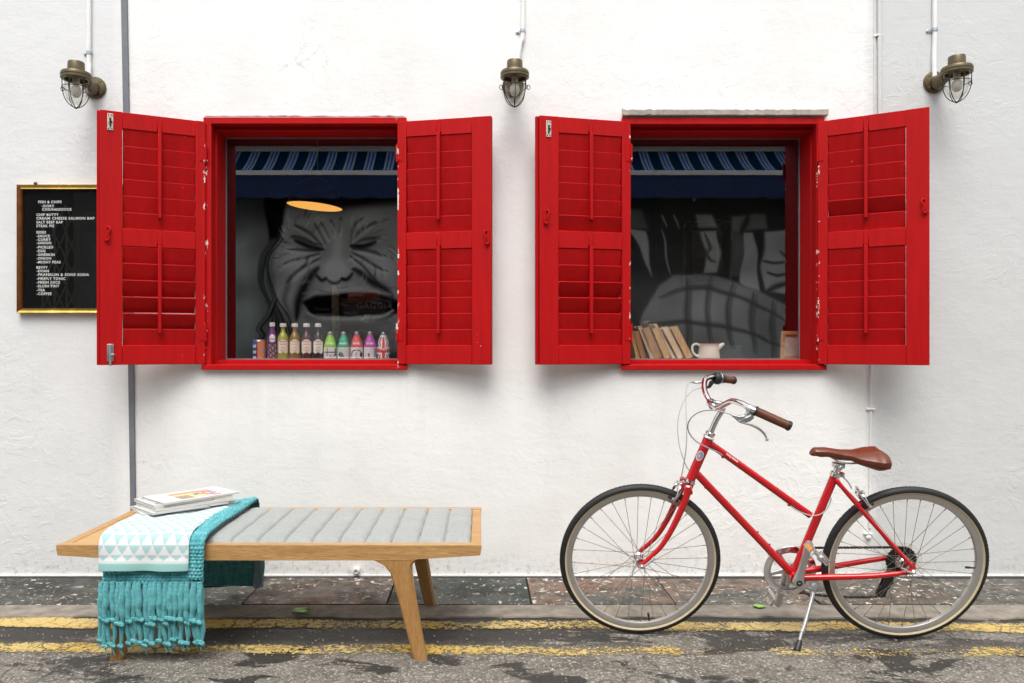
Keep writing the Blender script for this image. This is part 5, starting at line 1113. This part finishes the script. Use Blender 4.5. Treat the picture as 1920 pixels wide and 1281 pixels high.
for (P_c, d_, pr) in ((HTb-ha*.001, ha, [(.0175,-.010),(.0225,-.010),(.0235,-.005),(.021,.0),(.0205,.004),(.018,.004)]), (HTt, ha, [(.0185,-.004),(.0215,-.003),(.0225,.001),(.020,.004),(.017,.006),(.017,.011),(.0195,.012),(.0195,.019),(.013,.022),(.011,.022)])):
    b = MB(); b.lathe(P_c, d_, pr, 28); b.build('headset', M['chrome'], BK)

# stem, handlebar, grips, levers
tb('stem', [HTt+ha*.012, HTt+ha*.075, Bp(1355, 769)], .0112, 'chrome', seg=20)
clampc = Bp(1335, 758)
st = BK.children[-1]
tb('stem_extension', [Bp(1355, 770), Bp(1352, 760), Bp(1344, 757), clampc], [.012,.0135,.013,.014], 'chrome', parent=st)
b = MB(); b.lathe(clampc, bn, [(.0135,-.020),(.0175,-.020),(.0185,-.016),(.0185,.016),(.0175,.020),(.0135,.020)], 28, ref=bxa); b.build('bar_clamp', M['chrome'], st)
nearp = [clampc, Bp(1336.5, 760, .022), Bp(1346, 765, .050), Bp(1360, 758, .085), Bp(1374, 752.5, .125), Bp(1390, 757, .170), Bp(1404, 764.5, .205), Bp(1418, 771.5, .225), Bp(1450, 785.5, .240), Bp(1480, 799, .252)]
farp = [clampc, Bp(1331, 753, -.025), Bp(1325, 743, -.060), Bp(1321, 731, -.105), Bp(1320.5, 719, -.150), Bp(1324, 710, -.185), Bp(1333, 707, -.210), Bp(1346, 709, -.225), Bp(1376, 713, -.245)]
hb = MB(); hb.tube(spline(farp[::-1]+nearp[1:], 8), .0111, 20); HB = hb.build('handlebar', M['chrome'], BK, smooth=60)
def grip(a, c, r=.0160):
    d = (c-a); L_ = d.length; dn = d.normalized(); b = MB(); b.lathe(a, dn, [(.0125,0),(r,.001),(r,L_-.006)], 28); g = b.build('grip', M['grip'], HB)
    b = MB(); b.lathe(a, dn, [(.0125,-.005),(r*1.12,-.004),(r*1.12,.003),(r*.98,.004)], 28); b.lathe(a, dn, [(r*.98,L_-.008),(r*1.10,L_-.007),(r*1.12,L_+.001),(r*.9,L_+.006),(0,L_+.007)], 28); b.build('grip_collar', M['black'], HB); return g
grip(Bp(1417, 771, .225), Bp(1480, 799, .252)); grip(Bp(1357, 711, -.232), Bp(1376, 713.3, -.246), .0150)
# twist shifter on the far side
a = Bp(1340, 709, -.215); c = Bp(1357, 711, -.232); dn = (c-a).normalized(); L_ = (c-a).length
b = MB(); b.lathe(a, dn, [(.012,-.004),(.021,-.002),(.025,.006),(.025,.018),(.020,.022),(.0175,.024),(.0175,L_*.95),(.0165,L_)], 28); b.build('twist_shifter', M['black'], HB)
b = MB(); b.lathe(a, dn, [(.0255,.019),(.0265,.020),(.0265,.022),(.0255,.023)], 28); b.build('shifter_ring', M['chrome'], HB)
b = MB(); b.tube([Bp(1335, 716, -.205), Bp(1330, 725, -.200), Bp(1324, 728, -.195)], [.010,.007,.004], 12); b.build('shifter_barrel', M['black'], HB)
# near brake lever
NL = .212
b = MB(); b.lathe(Bp(1407, 767, .210), (Bp(1417, 771, .225)-Bp(1404, 764.5, .205)), [(.0115,-.009),(.0155,-.009),(.0155,.009),(.0115,.009)], 24)
b.prism([Bp(u, v, NL-.004) for u, v in ((1402,768),(1412,774),(1412,783),(1405,789),(1392,793),(1386,792),(1369,778),(1371,775.5),(1383,779),(1394,778))], bn*.012); b.build('lever_bracket', M['alu'], HB, bevel=.002, fixn=True)
b = MB(); b.tube(spline([Bp(1383, 788, NL+.004), Bp(1394, 793, NL+.006), Bp(1408, 797, NL+.008), Bp(1421, 803, NL+.010), Bp(1431, 811, NL+.010), Bp(1436, 819, NL+.010), Bp(1438, 824, NL+.010)]), [.0055,.0050,.0055,.0062,.0062,.0045,.0040], 14, sq=.75); b.ball(Bp(1438, 824, NL+.010), .0062, 12, 8); b.build('brake_lever', M['alu'], HB, smooth=70)
b = MB(); b.tube([Bp(1388, 791, NL+.01), Bp(1398, 784.5, NL+.012)], .0018, 6); b.tube([Bp(1398, 784.5, NL+.012), Bp(1408, 779.5, NL+.012)], .0042, 8); b.lathe(Bp(1404.5, 776.5, NL+.008), bn, [(0,0),(.0045,0),(.0045,.003),(0,.004)], 10); b.build('lever_spring', M['steel'], HB)
# far brake lever
b = MB(); b.tube(spline([Bp(1326, 714, -.19), Bp(1316, 716, -.195), Bp(1306, 717.5, -.20), Bp(1299, 716.5, -.20)]), [.007,.0055,.0048,.0055], 12); b.build('brake_lever', M['alu'], HB)
# cables
def cable(pts, r=.0024, mat='cablegrey', name='cable'): tb(name, pts, r, mat, seg=8, n=7)
M['cablegrey'] = simple('grey_cable_housing', (.36, .37, .38), .4, 0, .05)
cable([Bp(1371, 777.5, .205), Bp(1358, 773.5, .19), Bp(1342, 770, .16), Bp(1325, 769.5, .13), Bp(1308, 774.5, .10), Bp(1295, 785, .08), Bp(1289.5, 799, .06), Bp(1293, 813, .045), Bp(1306, 828, .035), Bp(1329, 840.5, .028), Bp(1345, 847.5, .018), Bp(1356, 854, .010)])
cable([Bp(1299, 716.5, -.20), Bp(1290.5, 719, -.19), Bp(1286.5, 735, -.15), Bp(1286, 765, -.09), Bp(1287.5, 800, -.04), Bp(1286.5, 840, -.01), Bp(1281, 876, .0), Bp(1277, 897, .004)])
cable([Bp(1324, 727, -.19), Bp(1313, 727.5, -.18), Bp(1296, 735, -.15), Bp(1280, 757, -.11), Bp(1271, 790, -.07), Bp(1273, 831, -.04), Bp(1282, 862, -.02), Bp(1292, 882, -.024), Bp(1318, 906, -.022)], .0018)
cable([Bp(1357, 856, .006), Bp(1420, 903, .004), Bp(1482, 948, .006)], .0010, 'alu'); cable([Bp(1322, 915, .004), Bp(1400, 992, .004), Bp(1455, 1058, .0)], .0010, 'alu')
cable([Bp(1482, 948, .006), Bp(1498, 959, .016), Bp(1522, 967, .026), Bp(1541, 963, .024), Bp(1553, 950, .016), Bp(1559, 934, .010)])
cable([Bp(1573, 888, .004), Bp(1582, 896, .008), Bp(1590, 904, .010), Bp(1597, 916, .008)])

# brakes
def brake(P, d_out, side, pad, name):
    """dual pivot caliper built around P"""
    b = MB(); b.tube([P-bn*.0, P+d_out*.012], .010, 14)
    for s in (1, -1):
        b.tube(spline([P+bup*.010+bn*(.004*s)+d_out*.014, P+bup*.006+bn*(.030*s)+d_out*.012, P-bup*.022+bn*(.042*s)+d_out*.008, P-bup*.048+bn*(.034*s)+d_out*.010]), [.0085,.0080,.0065,.0055], 12, sq=.8)
    b.tube(spline([P+bup*.010+d_out*.014, P+bup*.026+bn*.022+d_out*.012, P+bup*.036+bn*.034+d_out*.010]), [.008,.006,.005], 10)
    b.lathe(P+d_out*.018, d_out, [(0,0),(.009,0),(.009,.006),(.005,.010),(0,.010)], 14); o = b.build(name, M['chrome'], BK, smooth=60)
    b = MB(); b.tube([P+bup*.036+bn*.034+d_out*.010, P+bup*.055+bn*.030+d_out*.010], .0042, 10); b.lathe(P+bup*.044+bn*.032+d_out*.010, bup, [(0,-.004),(.0062,-.004),(.0062,.004),(0,.004)], 10); b.build('barrel_adjuster', M['chrome'], o)
    for s in (1, -1):
        q = P-bup*.048+bn*(.028*s)+d_out*.010; b = MB(); b.cbox(q-bn*(.008*s), pad*.020, bn*.005, (pad.cross(bn)).normalized()*.0055); b.build('brake_pad', M['black'], o, bevel=.002)
        b = MB(); b.lathe(q, bn*s, [(0,-.003),(.008,-.003),(.008,.006),(.005,.009),(0,.009)], 12, ref=bxa); b.build('pad_bolt', M['steel'], o)
Pf = Bp(1279, 908); tf = (Pf-fc); tf = (tf-bn*tf.dot(bn)).normalized(); fpad = tf.cross(bn).normalized()
_bup, _b = bup, None
def brk(P, radial, along, nm):
    global bup
    keep = bup; bup = radial; brake(P, along, 1, radial.cross(bn).normalized(), nm); bup = keep
brk(fc+tf*(WR+.022), tf, -(tf.cross(bn)).normalized()*(1 if (-(tf.cross(bn))).dot(-bxa) > 0 else -1), 'front_brake')
Pr = Bp(1603, 922); tr = (Pr-rc_); tr = (tr-bn*tr.dot(bn)).normalized(); al = tr.cross(bn).normalized(); al = al if al.dot(bxa) > 0 else -al
brk(rc_+tr*(WR+.026), tr, al, 'rear_brake')

# saddle
cl_ = MB(); SP0 = STt+(STt-BBp).normalized()*.0; sd_ = (STt-BBp).normalized()
cl_.lathe(STt-sd_*.006, sd_, [(.016,-.002),(.0205,-.002),(.0205,.014),(.016,.015)], 24); cl_.cbox(STt+bxa*.022-sd_*.0, bxa*.008, bn*.010, sd_*.008); cl_.tube([STt+bxa*.024-bn*.014, STt+bxa*.024+bn*.022], .004, 10); cl_.build('seat_clamp', M['chrome'], BK, smooth=40)
tb('seat_post', [STt-sd_*.01, STt+sd_*.030], .0135, 'chrome')
SPp = BK.children[-1]
hc_ = STt+sd_*.030; b = MB(); b.cbox(hc_+bup*.010, bxa*.020, bn*.016, bup*.009); b.tube([hc_+bup*.006-bn*.026, hc_+bup*.006+bn*.026], .0085, 12); b.build('saddle_clamp', M['alu'], SPp, bevel=.002)
# saddle body lofted from nose to tail
sx0, sx1 = (Bp(1519, 845)-BO).dot(bxa), (Bp(1661, 858)-BO).dot(bxa); shn = (Bp(1520, 840)-BO).dot(bup); sht = (Bp(1650, 846)-BO).dot(bup)
NX, NS = 60, 48; b = MB()
def sw(t): return float(np.interp(t, [0,.03,.10,.25,.40,.52,.64,.76,.88,.96,1], [.010,.019,.024,.026,.031,.043,.063,.080,.085,.076,.050]))
def stp_(t): return float(np.interp(t, [0,.05,.2,.4,.6,.78,.92,1], [-.012,.002,.004,-.003,-.004,.006,.010,.000]))
def sdp(t): return float(np.interp(t, [0,.04,.12,.3,.5,.65,.8,.92,1], [.018,.038,.046,.042,.044,.056,.070,.066,.040]))
from itertools import product
for i in range(NX+1):
    t = i/NX; t = .5-.5*math.cos(PI*t) if True else t; w_ = sw(t); d_ = sdp(t); xx = sx0+(sx1-sx0)*t; h0 = shn+(sht-shn)*t+stp_(t)
    for k in range(NS):
        a = 2*PI*k/NS; cs_, sn = math.cos(a), math.sin(a); nn = w_*math.copysign(abs(cs_)**.75, cs_)
        q = abs(nn)/w_ if w_ else 0
        if sn >= 0: hh = h0-.010*q**2.2*(1+2.0*min(1, max(0, (t-.5)*3)))+(.004*math.sin(q*PI)*max(0, (t-.55)*2.2) if q < 1 else 0)-(.004 if q < .2 and t > .5 else 0)*max(0, (t-.5)*2)*0
        else: hh = h0-.010*(1+2.0*min(1, max(0, (t-.5)*3)))-(d_-.010)*(abs(sn)**.8)*(.55+.45*q**2 if True else 1)
        nt = max(0, (t-.80)/.20); xx2 = xx-.030*nt*(1-min(1, abs(nn)/.05))*1.0
        b.v.append(BL(xx2, hh, nn))
for i in range(NX):
    for k in range(NS): l = (k+1) % NS; b.f.append((i*NS+k, i*NS+l, (i+1)*NS+l, (i+1)*NS+k)); b.m.append(0)
b.f += [tuple(range(NS)), tuple(NX*NS+k for k in range(NS))[::-1]]; b.m += [0, 0]
sdl = b.build('saddle', M['leather'], BK, smooth=75, fixn=True)
ss = sdl.modifiers.new('soft', 'SUBSURF'); ss.levels = 1; ss.render_levels = 1
def S(t, dh, n): return BL(sx0+(sx1-sx0)*t, shn+(sht-shn)*t+dh, n)
for s in (1, -1): tb('saddle_rail', [S(.20,-.018,.006*s), S(.30,-.036,.014*s), S(.40,-.047,.021*s), S(.60,-.047,.021*s), S(.80,-.030,.032*s), S(.86,-.022,.036*s)], .0035, 'chrome', parent=sdl, seg=10)
for s in (1, -1):                                            # stitched seam along the flank
    b = MB(); b.tube(spline([S(t, stp_(t)-.010*(1+2.0*min(1, max(0, (t-.5)*3)))-.004-sdp(t)*.32*(t > .3), s*(sw(t)*.985+.0004)) for t in (.60,.68,.76,.84,.91,.96)]), .0009, 5); b.build('stitching', M['grip'], sdl)

# cranks, chainring, pedals
crc = BBp-bn*.042
cr_ = MB(); RC = .098
def rp(r, a, n=0): return crc+bxa*(r*math.cos(a))+bup*(r*math.sin(a))+bn*n
nt_ = 46; ring_ = []
for k in range(nt_*4):
    a = 2*PI*k/(nt_*4); r = RC-.010+(.0035 if k % 4 in (1, 2) else 0); ring_.append((r, a))
n_ = len(ring_)
for z in (-.0018, .0018): cr_.v += [rp(r, a, z) for r, a in ring_]+[rp(.074, a, z) for r, a in ring_]
F_a = []
for k in range(n_):
    l = (k+1) % n_; F_a += [(2*n_+k, 2*n_+l, 3*n_+l, 3*n_+k), (k, n_+k, n_+l, l), (k, l, 2*n_+l, 2*n_+k), (n_+k, 3*n_+k, 3*n_+l, n_+l)]
cr_.f += F_a; cr_.m += [0]*len(F_a); CRK = cr_.build('chainring', M['alu'], BK, smooth=30)
b = MB(); b.lathe(crc+bn*.005, bn, [(.084,-.0015),(RC+.004,-.0015),(RC+.006,0),(RC+.004,.0015),(.084,.0015)], 72, ref=bxa, closeprof=True); b.build('chain_guard', M['chrome'], CRK)
for k in range(5):
    a = math.radians(52)+k*2*PI/5; b = MB(); d = bxa*math.cos(a)+bup*math.sin(a); e = bxa*-math.sin(a)+bup*math.cos(a)
    b.prism([crc+d*.012+e*.012, crc+d*.04+e*.008, crc+d*.070+e*.007, crc+d*.082+e*.009, crc+d*.082-e*.009, crc+d*.070-e*.007, crc+d*.04-e*.008, crc+d*.012-e*.012], bn*-.006); b.build('spider_arm', M['alu'], CRK, bevel=.002, fixn=True)
    b = MB(); b.lathe(crc+d*.078+bn*.004, bn, [(0,-.012),(.006,-.012),(.006,.004),(0,.004)], 10, ref=bxa); b.build('ring_bolt', M['steel'], CRK)
tip = Bp(1519, 1022, .082); b0 = BBp+bn*.060; cd = (tip-b0); cd = (cd-bn*cd.dot(bn)).normalized(); CL = .165
def crank(s, d, nm):
    o = BBp+bn*(.058*s); o2 = o+d*CL+bn*(.016*s); e = d.cross(bn).normalized(); b = MB(); rows = []
    for t, w_, th in ((-.11,.006,.010),(-.09,.015,.012),(-.02,.0185,.013),(.08,.0165,.012),(.3,.0125,.0095),(.65,.0115,.0085),(.88,.0120,.0085),(.97,.0135,.0085),(1.04,.012,.0085),(1.08,.005,.0085)):
        c = o.lerp(o2, t) if 0 <= t <= 1 else (o+d*(CL*t)+bn*(.016*s*min(1, max(0, t)))); rows.append([c+e*w_*.75+bn*th, c+e*w_+bn*th*.6, c+e*w_-bn*th, c-e*w_-bn*th, c-e*w_+bn*th*.6, c-e*w_*.75+bn*th])
    n = 6; b.add([p for r in rows for p in r], [(i*n+k, i*n+(k+1) % n, (i+1)*n+(k+1) % n, (i+1)*n+k) for i in range(len(rows)-1) for k in range(n)]+[tuple(range(n)), tuple((len(rows)-1)*n+k for k in range(n))[::-1]])
    c_ = b.build('crank_arm', M['alu'], BK, smooth=45, fixn=True)
    b = MB(); b.lathe(o+bn*(.010*s), bn*s, [(.0055,.0),(.011,.004),(.012,.005),(0,.0052)] if False else [(0,.003),(.006,.003),(.006,.0045),(.0115,.0045),(.0115,.001)], 20, ref=bxa); b.build('crank_bolt', M['matt'], c_)
    return o2
pN = crank(1, cd, 'near'); pF = crank(-1, -cd, 'far')
def pedal(o, s, tilt):
    """cage pedal: axle along the bicycle's side axis"""
    f = (bxa*math.cos(tilt)+bup*math.sin(tilt)); g = (-bxa*math.sin(tilt)+bup*math.cos(tilt)); a = bn*s
    b = MB(); b.tube([o-a*.006, o+a*.020, o+a*.10], [.0065,.0065,.0085], 14); b.lathe(o+a*.098, a, [(.0085,0),(.013,.002),(.013,.012),(.008,.016),(0,.016)], 16, ref=bxa); P_ = b.build('pedal', M['alu'], BK)
    for q in (-1, 1):
        b = MB(); x = f*(q*.034); b.obox(o+x+a*.018-g*.011-f*.001, a*.090, f*.002, g*.004); b.obox(o+x+a*.018+g*.007-f*.001, a*.090, f*.002, g*.004)
        for k in range(5): b.obox(o+x+a*(.018+k*.0215)-g*.011-f*.001, a*.004, f*.002, g*.022)
        for k in range(12): b.prism([o+x+a*(.020+k*.0072)+g*.011, o+x+a*(.024+k*.0072)+g*.011, o+x+a*(.022+k*.0072)+g*.0145], f*.0015)
        b.build('cage_plate', M['alu'], P_, smooth=0)
        b = MB(); b.obox(o+x+a*.040-g*.0065+f*(q*.001), a*.046, f*(q*.005), g*.013); b.build('reflector', M['orange'], P_, bevel=.001)
        b = MB(); b.obox(o+x*.0+a*(.024 if q < 0 else .098)-g*.004-f*.034, f*.068, a*.004, g*.008); b.build('cage_bar', M['alu'], P_, smooth=0)
pedal(pN+bn*.012, 1, math.radians(-38)); pedal(pF-bn*.012, -1, math.radians(66))
# cassette, derailleur, chain
cc_ = rc_-bn*.026; b = MB()
for k, r in enumerate((.058,.051,.045,.040,.035,.031,.027)):
    z = -k*.0042; P = []; nt2 = int(r*520)
    for q in range(nt2*4): P.append(rc_-bn*(.026)+bn*z+bxa*((r+(.003 if q % 4 in (1, 2) else 0))*math.cos(2*PI*q/(nt2*4)))+bup*((r+(.003 if q % 4 in (1, 2) else 0))*math.sin(2*PI*q/(nt2*4))))
    b.prism(P, bn*-.0016)
b.build('cassette', simple('dark_sprockets', (.055,.055,.06), .4, .7), rw_, smooth=20, fixn=True)
b = MB(); b.lathe(rc_-bn*.0225, bn, [(.030,0),(.076,0),(.078,.001),(.076,.002)], 56, ref=bxa); b.build('spoke_guard', M['guard'] if 'guard' in M else m_glass('clear_plastic', .10, (.93,.92,.88), .15), rw_)
gd1 = rc_-bn*.052-bup*.092-bxa*.030; gd2 = rc_-bn*.052-bup*.152-bxa*.052
b = MB(); b.tube(spline([rc_-bn*.070-bup*.006, rc_-bn*.072-bup*.036-bxa*.010, gd1+bup*.012-bn*.010]), [.008,.012,.010], 12); D_ = b.build('derailleur', M['black'], BK)
b = MB()
for dn_ in (-.009, .007):
    b.prism([gd1+bn*dn_+bxa*.018+bup*.018, gd1+bn*dn_-bxa*.016+bup*.020, gd1+bn*dn_-bxa*.024-bup*.012, gd2+bn*dn_-bxa*.020-bup*.002, gd2+bn*dn_-bxa*.008-bup*.018, gd2+bn*dn_+bxa*.014-bup*.012, gd2+bn*dn_+bxa*.018+bup*.012, gd1+bn*dn_+bxa*.016-bup*.016], bn*.002)
b.build('pulley_cage', M['black'], D_, smooth=0, fixn=True)
for g_ in (gd1, gd2): b = MB(); b.lathe(g_, bn, [(0,-.003),(.019,-.003),(.021,0),(.019,.003),(0,.003)], 22, ref=bxa); b.build('jockey_wheel', M['matt'], D_)
# chain: links along its loop
crn = BBp-bn*.046; T1 = crn+bup*.0925-bxa*.004; T2 = rc_-bn*.046+bup*.047; Bt = crn-bup*.0925; B2 = gd2-bup*.018
loop = [T1+(T2-T1)*t for t in np.linspace(0, 1, 30)]
loop += [rc_-bn*.046+bup*(.047*math.cos(a))+bxa*(.047*math.sin(a)) for a in np.linspace(.2, PI*.86, 8)]
loop += [gd1+bxa*.010+bup*.014, gd1+bxa*.016-bup*.01, gd1-bxa*.010-bup*.02, gd2-bxa*.018+bup*.014, gd2-bxa*.016-bup*.010]
loop += [B2.lerp(Bt, t)-bup*(.012*math.sin(PI*t)) for t in np.linspace(.06, 1, 26)]
loop += [crn+bup*(.0925*math.cos(a))+bxa*(.0925*math.sin(a)) for a in np.linspace(PI+.15, 2*PI-.05, 22)]
cl2 = [0]
for i in range(1, len(loop)): cl2.append(cl2[-1]+(loop[i]-loop[i-1]).length)
def lp(s):
    s %= cl2[-1]; i = min(len(loop)-2, max(0, int(np.searchsorted(cl2, s))-1)); t = (s-cl2[i])/(cl2[i+1]-cl2[i]+1e-9); return loop[i].lerp(loop[i+1], t)
nl = int(cl2[-1]/.0127); b = MB()
for k in range(nl):
    p, q = lp(k*.0127), lp((k+1)*.0127); d = (q-p).normalized(); e = d.cross(bn).normalized(); w_ = .0042 if k % 2 else .0028
    for s in (1, -1):
        c = (p+q)/2+bn*(w_*s); b.prism([c-d*.0095+e*.001, c-d*.007+e*.0042, c+e*.0026, c+d*.007+e*.0042, c+d*.0095-e*.001, c+d*.007-e*.0042, c-e*.0026, c-d*.007-e*.0042], bn*.001)
    b.tube([p-bn*.0045, p+bn*.0045], .0036, 6)
b.build('chain', simple('oily_chain', (.13,.115,.095), .4, .8), BK, smooth=0)
# kickstand
kt = Bp(1523, 1092, .018); kf = Gd(1494.5, 1221); kf = kf+Vector((0,0,.004)); b = MB(); b.cbox(kt+bup*.004, bxa*.016, bn*.020, bup*.018); KS = b.build('kickstand', M['alu'], BK, bevel=.004)
b = MB(); b.lathe(kt-bup*.010+bn*.012, (kt-kf), [(0,-.018),(.012,-.018),(.0175,-.002),(.0165,.018),(0,.020)], 18); b.build('kickstand_pivot', M['alu'], KS)
kp = kt-bup*.022+bn*.014; kd = kf-kp; ok_ = -bxa*.006
b = MB(); b.tube(spline([kp, kp+kd*.12-bxa*.0+bxa*.004, kp+kd*.45+bxa*.004, kp+kd*.72+bxa*.002]), [.0080,.0085,.0080,.0078], 14); b.tube([kp+kd*.68, kp+kd*.705], .0105, 14); b.tube([kp+kd*.70, kp+kd*.90], .0062, 12); b.build('stand_leg', M['alu'], KS)
b = MB(); b.tube([kp+kd*.84, kp+kd*.87, kp+kd*.97, kf], [.0085,.0110,.0125,.0135], 16); b.build('stand_foot', M['black'], KS)
